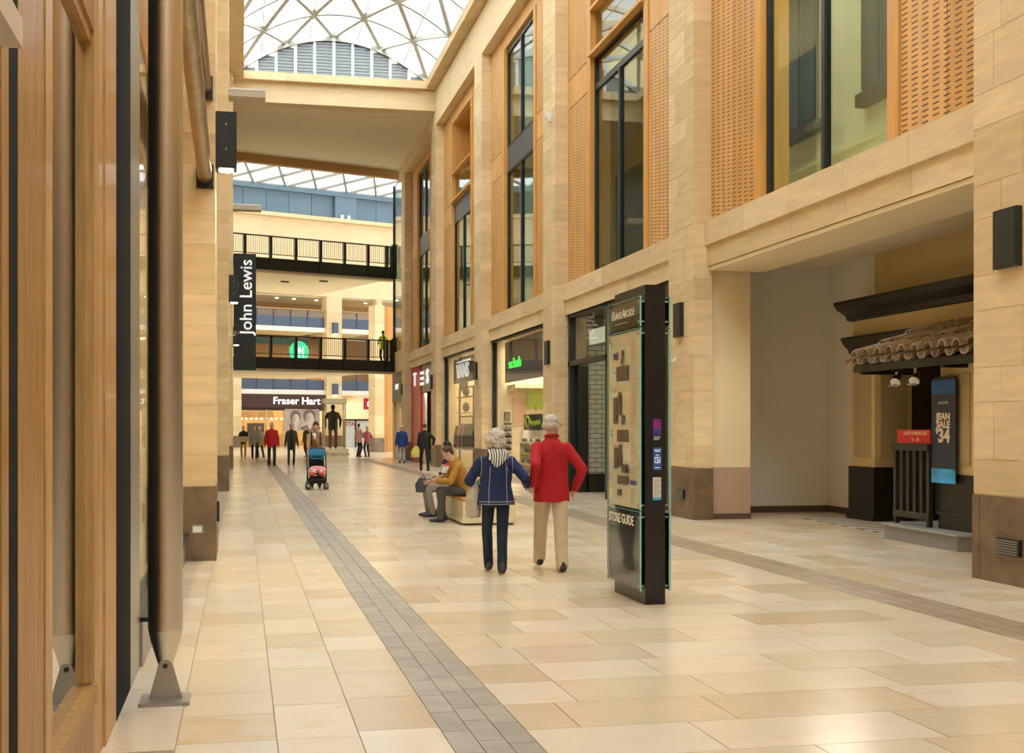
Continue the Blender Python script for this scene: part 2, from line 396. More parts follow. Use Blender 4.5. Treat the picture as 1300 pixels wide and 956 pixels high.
# timber panels
PX = XR+.32
def panels(y0, y1, z0, z1, m, n):
    for i in range(n):
        a, b = y0+(y1-y0)*i/n, y0+(y1-y0)*(i+1)/n
        BX('timber_panel', m, wr, PX, PX+.05, a+.008, b-.008, z0+.012, z1-.012)
WN = [0]
def bay(k, kind):
    a, b = Y0+P*k, Y0+P*(k+1)-1.3; c = (a+b)/2+.1; w0, w1 = c-1.95, c+1.95
    BX('panel_backing', 'black_metal', wr, PX+.055, PX+.10, a, w0-.1, 5.1, 13.66); BX('panel_backing', 'black_metal', wr, PX+.055, PX+.10, w1+.1, b, 5.1, 13.66)
    for (p, q) in ((a, w0-.28), (w1+.28, b)):
        if kind == 'plain0':
            panels(p, q, 5.13, 13.66, 'timber_slotted', 2)
        else:
            panels(p, q, 5.13, 9.43, 'timber_slotted', 2); panels(p, q, 9.43, 10.15, 'timber', 1); panels(p, q, 10.15, 13.66, 'timber_slotted', 2)
    for (p, q) in ((w0-.28, w0), (w1, w1+.28)):
        BX('timber_jamb', 'timber_rail', wr, PX-.03, PX+.45, p+.006, q-.004, 5.13, 13.2)
    BX('timber_head', 'timber', wr, PX, PX+.45, w0-.28, w1+.28, 13.2, 13.66)
    WN[0] += 1
    wi = thing('window_%d' % WN[0], {0:'wide upper window over the tiled shop porch with shuttered wall behind', 1:'tall upper window with glazed balcony above the dark tiled shop', 2:'tall upper window with grey spandrel above the green lettered shoe shop', 3:'upper window with timber lined balcony above the black and white sign', 4:'farthest tall upper window above the red shopfront'}.get(k, 'upper window of the arcade wall'), 'window', (PX, c, 5.13), kind='structure')
    G = PX+.12
    def light(z0, z1, mull=True, rails=True):
        f = MB(); t = .07
        f.box(G-.05, G+.05, w0, w0+t, z0, z1); f.box(G-.05, G+.05, w1-t, w1, z0, z1)
        f.box(G-.045, G+.045, w0+t, w1-t, z0, z0+t); f.box(G-.045, G+.045, w0+t, w1-t, z1-t, z1)
        f.build('frame', 'dark_frame', wi)
        if mull: BX('mullion', 'dark_frame', wi, G-.06, G+.045, c-.05, c+.05, z0+t, z1-t)
        for (p, q) in (((w0+t, c-.05), (c+.05, w1-t)) if mull else ((w0+t, w1-t),)):
            BX('pane', 'window_glass', wi, G-.008, G+.008, p, q, z0+t, z1-t)
    if kind in ('plain0',):
        light(5.13, 13.2)
    elif kind == 'plain':
        light(5.13, 9.43); light(10.15, 13.1); BX('spandrel', 'spandrel', wi, G-.04, G+.1, w0, w1, 9.43, 10.15)
    else:                                                # balcony
        light(5.13, 9.43)
        if kind == 'balcony': light(9.43, 10.13, mull=False)
        else: BX('spandrel', 'spandrel', wi, G-.04, G+.1, w0, w1, 9.43, 10.13)
        BX('nosing', 'timber_rail', wi, PX-.10, PX+.3, w0-.02, w1+.02, 10.13, 10.20)
        BX('balustrade_glass', 'window_glass', wi, G-.01, G+.01, w0, w1, 10.20, 11.2); BX('handrail', 'timber_rail', wi, PX-.06, PX+.16, w0, w1, 11.2, 11.27)
        lo = MB(); lo.box(PX+.1, 9.9, w0-.06, w0, 10.13, 13.2); lo.box(PX+.1, 9.9, w1, w1+.06, 10.13, 13.2); lo.box(PX+.1, 9.9, w0, w1, 13.14, 13.2); lo.box(PX+.1, 9.9, w0, w1, 10.06, 10.12)
        lo.box(9.85, 9.9, w0, w1, 10.12, 13.14)
        lo.build('balcony_lining', 'timber_rail', wi)
        d = MB(); d.box(9.80, 9.86, c-1.4, c+1.4, 10.15, 12.7); d.build('balcony_door', 'dark_frame', wi)
    if k in (2, 4, 3):
        for (p, q) in ((w0+.1, c-.08), (c+.08, w1-.1)): BX('roller_blind', mat('blind', (.50,.60,.53), .8), wi, PX+.42, PX+.44, p, q, 5.2, 9.4)  # added sheets, their pale green stands in for reflections in the glass
        if k != 3:
            for (p, q) in ((w0+.1, c-.08), (c+.08, w1-.1)): BX('roller_blind', 'blind', wi, PX+.42, PX+.44, p, q, 10.3, 13.0)
    return wi
for k, kd in ((0,'plain0'), (1,'balcony'), (2,'plain'), (3,'balcony2'), (4,'plain')): bay(k, kd)
# behind the viewer the wall goes on plain
for k in (-3, -2, -1): BX('upper_wall', 'timber', wr, PX, PX+.1, Y0+P*k, Y0+P*(k+1)-1.3, 5.12, 13.66)
for k in (-3, -2, -1): BX('shop_wall', 'room_brown', wr, PX+.2, PX+.3, Y0+P*k, Y0+P*(k+1)-1.3, 0, 5.0)
# cream shuttered facade standing inside the first upper window
ins = thing('shuttered_facade', 'pale cream wall with dark green shuttered windows seen behind the wide upper glass', 'wall', (9.3, 16, 5.13))
BX('wall', mat('pale_cream', (.86,.82,.58), .8, var=.03, vscale=1), ins, 9.5, 9.6, 11.2, 21.2, 5.05, 13.2)
BX('string_course', 'pale_cream', ins, 9.44, 9.5, 11.2, 21.2, 6.05, 6.12)
mat('shutter_green', (.045,.085,.085), .5); mat('shutter_dark', (.05,.045,.03), .6)
for yc in (12.6, 14.9, 17.25, 20.0):
    f = BX('window_frame', 'shutter_dark', ins, 9.42, 9.5, yc-.52, yc+.52, 6.75, 9.6); BX('window_ledge', 'shutter_dark', ins, 9.32, 9.5, yc-.64, yc+.64, 6.55, 6.75)
    for q in (-.34, .24):
        s = MB(); s.box(9.37, 9.42, yc+q-.20, yc+q-.16, 6.8, 9.5); s.box(9.37, 9.42, yc+q+.26, yc+q+.30, 6.8, 9.5); s.box(9.395,9.42, yc+q-.2, yc+q+.3, 6.8, 9.5); s = s.build('shutter', 'shutter_green', f)
area('room_light', (8.6, 16, 12.9), 1.3, 8.5, 560, (1,.97,.88), parent=ins)  # added fill to brighten the shuttered wall, no fitting behind it
# ================================================================== LEFT WALL
XL = -.30
wl = thing('wall_left', 'sandstone left wall with slim piers receding beside the wooden shopfront', 'wall', (XL, 0, 0), kind='structure')
for yy in (15.40, 32.0, 48.6): pier(wl, XL-.75, XL, yy, yy+1.25, 15.06, name='pier')
lw = MB()
lw.box(-1.4, -.80, 16.6, 62, 4.4, 15.06); lw.box(-1.4, -.80, -26, 16.6, 5.9, 15.06); lw.box(-4.2, -1.4, -26, 62, 14.8, 15.06); lw.box(-4.4, -4.2, -26, 62, 0, 15.06)
lw.box(-4.2, -.80, -26, 62, 4.4, 4.6)
lw.build('upper_wall', 'stone_smooth', wl)
BX('shop_wall', 'cream_paint', wl, -1.3, -.95, 16.65, 60, 0, 4.4)
for y0 in (18.2, 24.5, 34.6, 41.0, 51):
    o = MB(); o.box(-.80, -.74, y0, y0+4.2, 5.6, 13.0); o.build('upper_window', 'spandrel', wl)
    f = MB(); f.box(-.85, -.70, y0-.2, y0, 5.4, 13.2); f.box(-.85, -.70, y0+4.2, y0+4.4, 5.4, 13.2); f.box(-.85,-.68, y0-.2, y0+4.4, 5.2, 5.4); f.build('window_surround', 'stone_smooth', wl)
for y0 in (18, 22.5, 27, 34.5, 39, 43.5, 51, 55.5):
    BX('shop_window', 'lamp_soft' if False else 'dark_shop_glass', wl, -.94, -.90, y0, y0+3.8, .3, 3.9)
BX('cornice', 'stone_smooth', wl, -1.2, XL+.40, -26, 49.4, 15.08, 15.38); BX('gutter', 'gutter_blue', wl, -1.2, XL+.2, -26, 50, 15.38, 15.62)
# rear end of the mall behind the viewer
wb = BX('wall_back', 'stone_smooth', None, -6, 13.5, -26.3, -26, -.3, 18); tag(wb, 'sandstone end wall behind the viewer', 'wall', kind='structure')
# ================================================================== GLASS ROOF
rf = thing('ceiling', 'arched glass roof of white steel triangles over the mall', 'roof', (3.45, 30, 15.6), kind='structure')
RX0, RX1, ZS, RISE = -.15, 7.32, 15.62, 1.45
def rp(s, y):
    x = RX0+(RX1-RX0)*s; q = 2*s-1; return Vector((x, y, ZS+RISE*(1-q*q)))
NB = 4; DY = 2.9
ys = [50-DY*i for i in range(27)]
def arc(s0, y0, s1, y1, n): return [rp(s0+(s1-s0)*i/n, y0+(y1-y0)*i/n) for i in range(n+1)]
def rib(mb, pts, wd, hg):
    for p, q in zip(pts[:-1], pts[1:]): mb.beam(p, q+(q-p)*.02, wd, hg)
far_b = MB(); far_g = MB()
for i, y in enumerate(ys[:-1]):
    y1 = ys[i+1]; vis = i < 5
    tr = MB(); rib(tr, arc(0, y, 1, y, 16), .17, .18)
    if vis: tr.build('arch_rib', 'roof_steel', rf)
    else: far_b.add(tr.v, tr.f)
    for j in range(NB):
        s0, sm, s1 = j/NB, (j+.5)/NB, (j+1)/NB
        # triangulated: nodes on y at s0,s1 ; node on y1 at sm (alternating)
        if i % 2 == 0: tris = ((s0,y),(s1,y),(sm,y1))
        else: tris = ((s0,y1),(s1,y1),(sm,y))
        for (p, q) in ((tris[0], tris[2]), (tris[1], tris[2])):
            dg = MB(); rib(dg, arc(p[0], p[1], q[0], q[1], 5), .15, .17)
            if vis: dg.build('diagonal_bar', 'roof_steel', rf)
            else: far_b.add(dg.v, dg.f)
    for j in range(8):                                    # panes
        s0, s1 = j/8, (j+1)/8
        g = MB(); a, b, c_, d = rp(s0, y), rp(s1, y), rp(s1, y1), rp(s0, y1); up = Vector((0,0,.07))
        g.add([a+up, b+up, c_+up, d+up], [(0,1,2,3)])
        if vis: g.build('pane', 'roof_glass', rf)
        else: far_g.add(g.v, g.f)
    # slim vertical glazing bars over the panes
    if vis:
        for s in (.125,.375,.625,.875):
            t = MB(); t.beam(rp(s, y), rp(s, y1), .025, .05); t.build('glazing_bar', 'steel_grey', rf)
far_b.build('rest_of_bars', 'roof_steel', rf)['kind'] = 'stuff'; far_g.build('rest_of_panes', 'roof_glass', rf)['kind'] = 'stuff'
ends = MB(); ends.box(-6, -1.2, -26, 62, 15.06, 15.4); ends.box(8.4, 13.5, -26, 62, 15.4, 15.6); ends.build('flat_roof', 'roof_steel', rf)
# gable of glass louvres under the end arch, tie rod
gb = thing('trim_2', 'arched gable of grey glass louvres closing the end of the glass roof', 'louvre', (3.5, 49.9, 15.4), kind='structure')
N = 10; xs = [RX0+(RX1-RX0)*i/N for i in range(N+1)]
def zt(x): s = (x-RX0)/(RX1-RX0); q = 2*s-1; return ZS-.12+RISE*(1-q*q)
mat('louvre', (.24,.27,.28), .35, var=.06, vscale=4)
for i in range(N):
    a, b = xs[i]+.05, xs[i+1]-.05; z = 15.36
    while z < min(zt(a), zt(b))-.03:
        h = .11; MB().obox(((a+b)/2, 49.92, z+.08), (1,0,0), (0,.55,1), (0,1,-.55), (b-a)/2, .075, .006).build('louvre_blade', 'louvre', gb); z += .125
for i, x in enumerate(xs[1:-1]):
    BX('louvre_post', 'white_steel', gb, x-(.035 if i % 2 else .055), x+(.035 if i % 2 else .055), 49.82, 49.94, 15.3, zt(x))
t = MB()
for i in range(24):
    x0, x1 = RX0+(RX1-RX0)*i/24, RX0+(RX1-RX0)*(i+1)/24
    t.beam((x0, 49.9, zt(x0)-.02), (x1, 49.9, zt(x1)-.02), .25, .2)
t.build('gable_arch', 'steel_grey', gb)
BX('backing', mat('louvre_back', (.25,.28,.29), .6), gb, RX0, RX1, 50.15, 50.2, 15.3, 15.6)
# cross beam and flat soffit beyond it
cb = thing('cross_beam', 'stone cross beam with projecting ledge below the louvred gable', 'beam', (3.5, 50, 14.25), kind='structure')
b1 = BX('beam', 'mortar', cb, XL+.01, XR+.3, 49.72, 50.5, 14.26, 15.05); b2 = BX('ledge', 'mortar', cb, XL+.01, XR-.36, 49.42, 50.4, 15.06, 15.35)
for i in range(4):
    a, b = XL+(XR-XL)*i/4, XL+(XR-XL)*(i+1)/4
    BX('stone_block', 'stone_smooth', b1, a+.004, b-.004, 49.70, 50.4, 14.25, 15.05); BX('stone_block', 'stone', b2, a+.004, min(b, XR-.38)-.004, 49.40, 50.3, 15.05, 15.36)
so = MB().prism([(XL-.4,50.4),(XR+.4,50.4),(XR+.4,62.2),(XL-.4,59.2)], (0,0,14.30), (1,0,0), (0,1,0), (0,0,.4)).build('ceiling_soffit', 'ceiling_paint')
tag(so, 'plain cream soffit panel hung between the cross beam and the far hall', 'soffit', kind='structure')
eb = MB().beam((XL-.3, 59.25, 14.12), (XR+.3, 62.2, 14.12), .35, .42).build('trim_1', mat('edge_timber', (.50,.30,.12), .6, var=.08, vscale=2), None); tag(eb, 'brown edge beam along the far side of the soffit', 'beam', kind='structure')
# ================================================================== LEFT FOREGROUND: wooden shopfront, steel pole
GX = -.71
sf = thing('wooden_shopfront', 'oak framed shop window at the left edge with dark glass', 'shopfront', (-.7, 5.5, 0))
yp = lambda px, X=-.66: YX(px, X)
a0, a1, a2, a3, a4 = yp(23), yp(56), yp(65), yp(120), yp(148)
mb = MB(); mb.box(-.80, -.66, a0, a1, 0, 4.4); mb.build('oak_post', 'oak', sf)
BX('oak_bead', 'oak_light', sf, -.78, -.655, a1+.005, a2-.005, 0, 4.4)  # lit edge of the post, its brightness put in as paler oak
mb = MB(); mb.box(-.80, -.675, a3, a4, 0, 4.4); mb.box(-.80, -.668, a3+.22, a3+.42, .42, 4.4); mb.box(-.80, -.662, a3+.5, a4, 0, 4.4); mb.box(-.79, -.66, a3-.006, a3+.12, .42, 4.39); mb.build('oak_mullion', 'oak_light', sf)
mb = MB(); mb.box(-.80, -.66, a2, a3, 3.42, 3.60); mb.box(-.80, -.675, a2, a3, 3.36, 3.42); mb.box(-.80, -.672, a2, a3, 3.60, 3.68); mb.build('oak_transom', 'oak', sf)
BX('oak_panel', 'oak_light', sf, -.78, -.70, a2, a3, 3.68, 4.4)
mb = MB(); mb.box(-.80, -.66, a2, a3, 0, .34); mb.box(-.80, -.645, a2, a3, .34, .41); mb.build('oak_bottom_rail', 'oak', sf)
BX('pane', 'dark_shop_glass', sf, GX-.008, GX+.008, a2, a3, .41, 3.36)
mb = MB(); mb.box(-.80, -.66, yp(12), a0-.01, 0, 4.4); mb.build('door_gap_post', 'matte_black', sf)
BX('door_stile', 'oak', sf, -.80, -.66, yp(2), yp(12)-.01, 0, 4.4)
BX('door_pane', 'dark_shop_glass', sf, -.75, -.735, 1.6, yp(2), .3, 4.2); BX('door_stile', 'oak', sf, -.80, -.66, 1.3, 1.6, 0, 4.4)
BX('fascia', 'oak', sf, -.95, -.66, 1.0, a4, 4.4, 5.9)
# dark metal post and steel trim beside the oak frame
b0, b1, b2 = yp(148), yp(165.5), yp(177)
BX('black_post', 'matte_black', sf, -.82, -.66, b0+.02, b1, 0, 5.9); BX('steel_trim', 'steel_grey', sf, -.80, -.658, b1, b2, 0, 5.9)
# dark shop interior with recessed downlights
si = thing('dark_shop_interior', 'dark shop room with round downlights behind the oak framed glass', 'interior', (-2, 5, 0))
mat('dark_wall', (.085,.07,.05), .7); 
mb = MB(); mb.box(-4.0, -3.9, -6, 8.6, 0, 3.65); mb.box(-4, -.82, -6, 8.6, 3.66, 3.76); mb.box(-3.9, -.83, 8.5, 8.6, 0, 3.65); mb.box(-3.9, -.83, -6, -5.9, 0, 3.65); mb.build('room_shell', 'dark_wall', si)
for (x, y) in ((-1.0, 7.3), (-1.04, 8.05), (-1.9, 6.0), (-2.0, 4.2), (-1.1, 4.6)):
    d = MB().lathe((x, y, 3.62), [(.09,0),(.09,.03)]).build('downlight', 'lamp_soft', si); MB().lathe((x, y, 3.61), [(.115,0),(.115,.045)]).build('rim', 'bronze_steel', d)
mb = MB()                                             # panelled door inside, faintly seen
for z0, z1 in ((.2, 1.1), (1.25, 2.3), (2.45, 3.2)): mb.box(-3.88, -3.84, 6.2, 7.6, z0, z1)
mb.build('wall_panel', mat('dark_panel', (.12,.09,.055), .6), si)
pw = thing('plate_glass_window', 'long frameless shop window with metal sill between the steel pole and the first stone pier', 'shop window', (-.7, 11, 0))
BX('pane', 'shop_glass', pw, GX-.008, GX+.008, b2+.02, 15.38, .30, 4.4); BX('sill', 'steel_grey', pw, -.80, -.64, b2+.02, 15.38, .0, .30); BX('sill_edge', 'dark_frame', pw, -.82, -.60, b2+.02, 15.38, .30, .33)
for yy in (10.3, 12.8): BX('glazing_clip', 'dark_frame', pw, GX-.02, GX+.02, yy-.01, yy+.01, .33, 4.4)
BX('fascia', 'timber', pw, -.95, -.70, b2+.02, 15.38, 4.4, 5.9)
BX('room_wall', 'cream_paint', pw, -3.2, -3.1, 8.7, 15.3, 0, 4.4); BX('room_end', 'cream_paint', pw, -3.1, -1.06, 15.2, 15.3, 0, 4.4)
BX('ceiling_panel', 'lamp_soft', pw, -2.6, -1.6, 9.2, 14.8, 4.32, 4.36)
# pale canopy board at the top left corner
cbt = thing('canopy_board', 'pale wooden canopy board reaching in at the top left corner', 'board', (-.58, 2.4, 2.6))
MB().box(-.60, -.55, 1.2, 3.42, 2.575, 2.65).build('board', mat('pale_board', (.72,.60,.45), .6, var=.06, vscale=6), cbt)
BX('bracket', 'pale_board', cbt, -.665, -.60, 1.4, 1.5, 2.59, 2.64)
# steel pole with pinned foot
PXc, PYc = -.43, 7.56
po = thing('steel_pole', 'thick brushed steel pole with pinned foot beside the oak shopfront', 'pole', (PXc, PYc, 0))
MB().lathe((PXc, PYc, 0), [(.097,.42),(.0985,.43),(.0985,9.0)], 40).build('shaft', 'bronze_steel', po, smooth=True)
def flat_taper(z0, z1, w0, w1, t):
    return MB().prism([(-w0, z0), (w0, z0), (w1, z1), (-w1, z1)], (PXc, PYc-t/2, 0), (1,0,0), (0,0,1), (0,t,0))
MB().ploft([((PXc,PYc,.42),(.097,0,0),(0,.097,0)), ((PXc,PYc,.36),(.085,0,0),(0,.06,0)), ((PXc,PYc,.19),(.033,0,0),(0,.03,0))], 24).build('taper', 'bronze_steel', po, smooth=True)
flat_taper(.0, .24, .10, .032, .05).build('foot_lug', 'steel_grey', po)
MB().disc((PXc, PYc-.04, .215), (0,1,0), .036, .08, 20).build('pin', 'steel_grey', po); MB().disc((PXc, PYc-.05, .215), (0,1,0), .016, .012, 6).build('pin_bolt', 'dark_frame', po)
BX('base_plate', 'steel_grey', po, PXc-.14, PXc+.14, PYc-.14, PYc+.14, 0, .02)
for i, (z0, z1, xx) in enumerate(((4.58, 5.05, -.42), (5.64, 5.95, -.43))):
    r = MB().tube([(xx, 15.3, z0), (xx, 7.66, z1)], .085, 20).build('stay_tube', mat('stay_brass', (.40,.31,.19), .32, metal=.9, var=.2, vscale=4), po, smooth=True)  # steel stays, the brown of reflected wood is put into their colour
    BX('bracket_plate', 'black_metal', po, xx-.10, xx+.10, 15.33, 15.385, z0-.14, z0+.14)
# ================================================================== RECESS WITH THE PORCH SHOP (first bay)
rc = thing('wall_recess', 'plain white recess walls and ceiling around the porch shop', 'wall', (9.5, 17, 0), kind='structure')
BX('recess_ceiling', 'ceiling_paint', rc, 8.30, 13.2, 10.7, 22.0, 4.62, 4.74); BX('beam_soffit', 'cream_paint', rc, 7.87, 8.9, 11.96, 20.36, 4.29, 4.355); BX('beam_back', 'cream_paint', rc, 8.8, 8.9, 10.7, 21.0, 4.35, 4.64)
BX('return_wall', 'cream_paint', rc, 7.95, 8.66, 20.42, 22.0, .9, 4.62); BX('return_dado', mat('tan_paint', (.45,.31,.21), .7), rc, 7.95, 8.66, 20.42, 22.0, .10, .9); BX('skirting', 'dark_skirting', rc, 7.95, 8.67, 20.41, 22.0, 0, .10)
BX('recess_wall', 'white_paint', rc, 8.6, 10.9, 21.9, 22.05, .12, 4.62); BX('skirting', 'dark_skirting', rc, 8.6, 10.88, 21.87, 22.0, 0, .12)
BX('recess_wall', 'white_paint', rc, 10.85, 10.95, 20.1, 21.95, .12, 4.62); BX('skirting', 'dark_skirting', rc, 10.82, 10.9, 20.1, 21.95, 0, .12)
ps = thing('porch_shop', 'cream and black shop facade with dark crown cornice and clay tiled porch', 'shopfront', (10.4, 16, 0))
mat('porch_cream', (.62,.46,.22), .7, var=.05, vscale=3); mat('porch_black', (.014,.013,.011), .4); mat('porch_panel', (.42,.32,.15), .7)
BX('front_wall', 'porch_cream', ps, 10.85, 11.0, 10.7, 15.6, 0, 4.62); BX('front_wall', 'porch_cream', ps, 10.85, 11.0, 15.6, 20.1, 3.0, 4.62)
pl = BX('pilaster', 'porch_cream', ps, 10.42, 11.1, 19.30, 20.12, .92, 3.0); BX('pilaster_base', 'porch_black', ps, 10.38, 11.12, 19.26, 20.16, 0, .92); BX('base_mould', 'porch_black', ps, 10.35, 11.12, 19.23, 20.19, 0, .12)
BX('sunk_panel', 'porch_panel', pl, 10.52, 11.0, 19.285, 19.302, 1.08, 2.8); BX('sunk_panel', 'porch_panel', pl, 10.405, 10.422, 19.42, 20.0, 1.08, 2.8)
prof = [(0,0),(-.10,.02),(-.14,.10),(-.30,.20),(-.36,.28),(-.36,.33),(0,.33)]
MB().prism(prof, (10.5, 20.25, 3.44), (1,0,0), (0,0,1), (0,-9.5,0)).build('crown_cornice', 'porch_black', ps)
BX('frieze', 'porch_cream', ps, 10.46, 10.86, 10.7, 20.15, 3.14, 3.44)
MB().prism([(0,0),(-.06,.0),(-.08,.08),(-.14,.12),(-.22,.24),(-.22,.28),(0,.28)], (10.46, 20.18, 2.87), (1,0,0), (0,0,1), (0,-9.4,0)).build('architrave', 'porch_black', ps)
# doorway: dark, with black shutters
BX('door_recess', 'dark_wall', ps, 11.9, 12.0, 15.6, 19.3, 0, 3.0); 
for yy in (16.4, 17.9): 
    sh = MB(); sh.box(11.0, 11.04, yy-.5, yy+.5, .2, 2.6)
    for i in range(20): sh.box(10.985, 11.0, yy-.42, yy+.42, .35+i*.11, .41+i*.11)
    sh.build('black_shutter', 'porch_black', ps)
BX('cream_post', 'porch_cream', ps, 10.40, 10.7, 16.9, 17.15, 0, 3.0); BX('cream_post', 'porch_cream', ps, 10.3, 10.6, 15.45, 15.8, 0, 3.0)
BX('door_lintel', 'porch_black', ps, 10.6, 10.9, 15.5, 19.3, 2.6, 2.95)
# platform + porch body
PFX = 9.02
MB().prism([(PFX,16.42),(PFX-.08,14.42),(9.75,14.10),(10.85,14.10),(10.85,16.42)], (0,0,0), (1,0,0), (0,1,0), (0,0,.20)).build('platform', mat('platform_grey', (.26,.26,.24), .45), ps)
MB().prism([(PFX-.03,16.45),(PFX-.12,14.38),(9.75,14.06),(10.85,14.06),(10.85,16.45)], (0,0,.20), (1,0,0), (0,1,0), (0,0,.03)).build('platform_edge', mat('platform_edge', (.36,.38,.38), .4), ps)
BX('porch_base', 'porch_black', ps, 9.22, 10.85, 14.42, 15.34, .23, .97); BX('base_rail', 'porch_black', ps, 9.19, 10.85, 14.39, 15.36, .42, .47)
pb = BX('porch_body', 'porch_cream', ps, 9.24, 10.85, 14.44, 15.32, .97, 2.62)
BX('sunk_panel', 'porch_panel', pb, 9.40, 10.7, 14.425, 14.442, 1.1, 2.3); BX('sunk_panel', 'porch_panel', pb, 9.222, 9.242, 14.6, 15.15, 1.1, 2.3)
# balustrade
rail = BX('balustrade_rail', mat('rail_black', (.03,.027,.02), .45), ps, 9.10, 9.22, 15.42, 16.38, 1.27, 1.37); BX('balustrade_rail', 'rail_black', ps, 9.12, 9.20, 15.42, 16.38, .33, .42)
for i in range(6):
    y = 15.46+i*.176; BX('baluster', 'rail_black', ps, 9.13, 9.19, y-.035, y+.035, .42, 1.27)
for y in (15.46, 16.34): BX('balustrade_foot', 'rail_black', ps, 9.13, 9.19, y-.03, y+.03, .23, .33)
rs = thing('red_sign', 'small red sign board standing on the black balustrade of the porch', 'sign', (9.15, 15.8, 1.37))
BX('board', mat('sign_red', (.55,.015,.012), .5), rs, 9.13, 9.15, 15.40, 16.26, 1.372, 1.56)
text('lettering', 'GATE WAREHOUSE', .07, 'cream_paint', rs, (9.128, 15.78, 1.51), *FW, ext=.001, sx=1.0); text('lettering', '3 — 8', .075, 'cream_paint', rs, (9.128, 15.78, 1.425), *FW, ext=.001)
jp = thing('jean_sale_poster', 'tall navy and blue JEAN SALE poster hanging on the porch', 'poster', (9.1, 14.95, .9))
y0, y1 = 14.81, 15.39
mat('poster_navy', (.022,.026,.05), .45, var=.25, vscale=3, stretch=(1,1,4)); mat('poster_blue', (.01,.09,.28), .45, var=.3, vscale=2); mat('poster_cyan', (.05,.36,.72), .45, var=.5, vscale=3, stretch=(1,1,2)); mat('poster_cream', (.72,.60,.42), .6)
BX('sheet', 'poster_navy', jp, 9.15, 9.165, y0, y1, .85, 2.23); BX('top_band', 'poster_blue', jp, 9.146, 9.15, y0, y1, 2.04, 2.23); BX('bottom_band', 'poster_cyan', jp, 9.146, 9.15, y0, y1, .85, 1.04)
ym = (y0+y1)/2
text('lettering', 'HOLLISTER', .05, 'poster_cream', jp, (9.146, ym, 1.92), *FW, ext=.001); text('lettering', 'JEAN', .125, 'poster_cream', jp, (9.146, ym, 1.735), *FW, ext=.001, off=.006, sx=1.2); text('lettering', 'SALE', .125, 'poster_cream', jp, (9.146, ym, 1.628), *FW, ext=.001, off=.006, sx=1.2)
text('lettering', "'34", .25, 'poster_cream', jp, (9.146, ym+.01, 1.475), *FW, ext=.001, off=.010, sx=1.15)
BX('hanger', 'porch_black', jp, 9.15, 9.165, ym-.25, ym+.25, 2.23, 2.27)
# clay tiled porch roof
pr = thing('porch_roof', 'weathered clay barrel tile roof projecting over the porch', 'roof', (9.4, 15.3, 2.5))
ex, ez, bx_, bz = 8.80, 2.55, 10.2, 3.05; n = Vector((bx_-ex, 0, bz-ez)); ln = n.length; ndv = n/ln
MB().prism([(ex+.05,ez-.04),(bx_,bz-.04),(bx_,bz-.10),(ex+.05,ez-.10)], (0,12.3,0), (1,0,0), (0,0,1), (0,4.7,0)).build('roof_deck', 'porch_black', pr)
mat('clay', (.36,.26,.17), .85, var=.45, vscale=7, bump=.25, bscale=25, rnd=.18); 
def tilemesh(up):
    vs = []; fs = []; N_ = 8; R0 = .105; 
    for j, (l, r) in enumerate(((0, R0), (.55, R0*.82))):
        for k in range(N_+1):
            t = math.pi*k/N_; 
            for th_ in (0, .022):
                q = r-th_; o_ = Vector((0, math.cos(t)*q, (math.sin(t) if up else -math.sin(t)*.8)*q)); vs.append(ndv*l+o_+Vector((-ndv.z,0,ndv.x))*(.03*(1-j) if up else .0))
    W = 2*(N_+1)
    for k in range(N_):
        a, b = 2*k, 2*k+2
        fs += [(a, b, W+b, W+a), (a+1, W+a+1, W+b+1, b+1), (a, a+1, b+1, b), (W+a, W+b, W+b+1, W+a+1)]
    fs += [(0, W, W+1, 1), (2*N_, 2*N_+1, W+2*N_+1, W+2*N_)]
    return MB().add(vs, fs).mesh('roof_tile', 'clay', True)
tu, td = tilemesh(True), tilemesh(False)
for i in range(14):
    for j in range(3):
        l = j*.46; put('roof_tile', tu, pr, loc=(ex+ndv.x*l, 12.55+i*.335, ez+.05+ndv.z*l+random.uniform(-.006,.006)))
        put('roof_tile', td, pr, loc=(ex+ndv.x*l, 12.55+i*.335+.167, ez+.04+ndv.z*l))
rg = MB(); rg.box(bx_-.1, 10.86, 12.3, 16.3, bz-.1, bz+.12); rg.build('ridge', 'clay', pr)
BX('eave_gutter', 'porch_black', pr, ex+.03, ex+.12, 12.3, 17.0, ez-.15, ez-.06)
for y in (13.4, 14.7, 16.0, 16.9): BX('rafter', 'porch_black', pr, ex+.1, 10.4, y-.04, y+.04, ez-.18, ez-.06)
for i, y in enumerate((16.05, 15.55)):
    sp = thing('porch_spotlight', ('bronze spotlight under the porch eave nearest the doorway', 'bronze spotlight under the porch eave beside the poster')[i], 'spotlight', (9.0, y, 2.42), group='spotlights under the porch eave')
    MB().tube([(9.0,y,2.42),(9.0,y,2.33)], .02, 8).build('stem', 'bronze_steel', sp)
    MB().tube([(9.06,y+.05,2.34),(8.94,y-.07,2.22)], [.045,.07], 14).build('head', 'bronze_steel', sp, smooth=True); BX('shade_flap', 'bronze_steel', sp, 8.86, 8.95, y-.16, y-.02, 2.17, 2.185)
# red glow lamp ornament beside the poster: a red moose-shaped sign seen edge on
sr = MB(); sr.ell((9.6, 15.5, 2.02), .04, .10, .13); sr.ell((9.6, 15.55, 1.86), .03, .05, .12)
tag(sr.build('red_neon_sign', mat('neon_red', (.9,.05,.05), .4, emit=1.2, ecol=(1,.06,.06))), 'small glowing red sign half hidden behind the poster', 'sign')
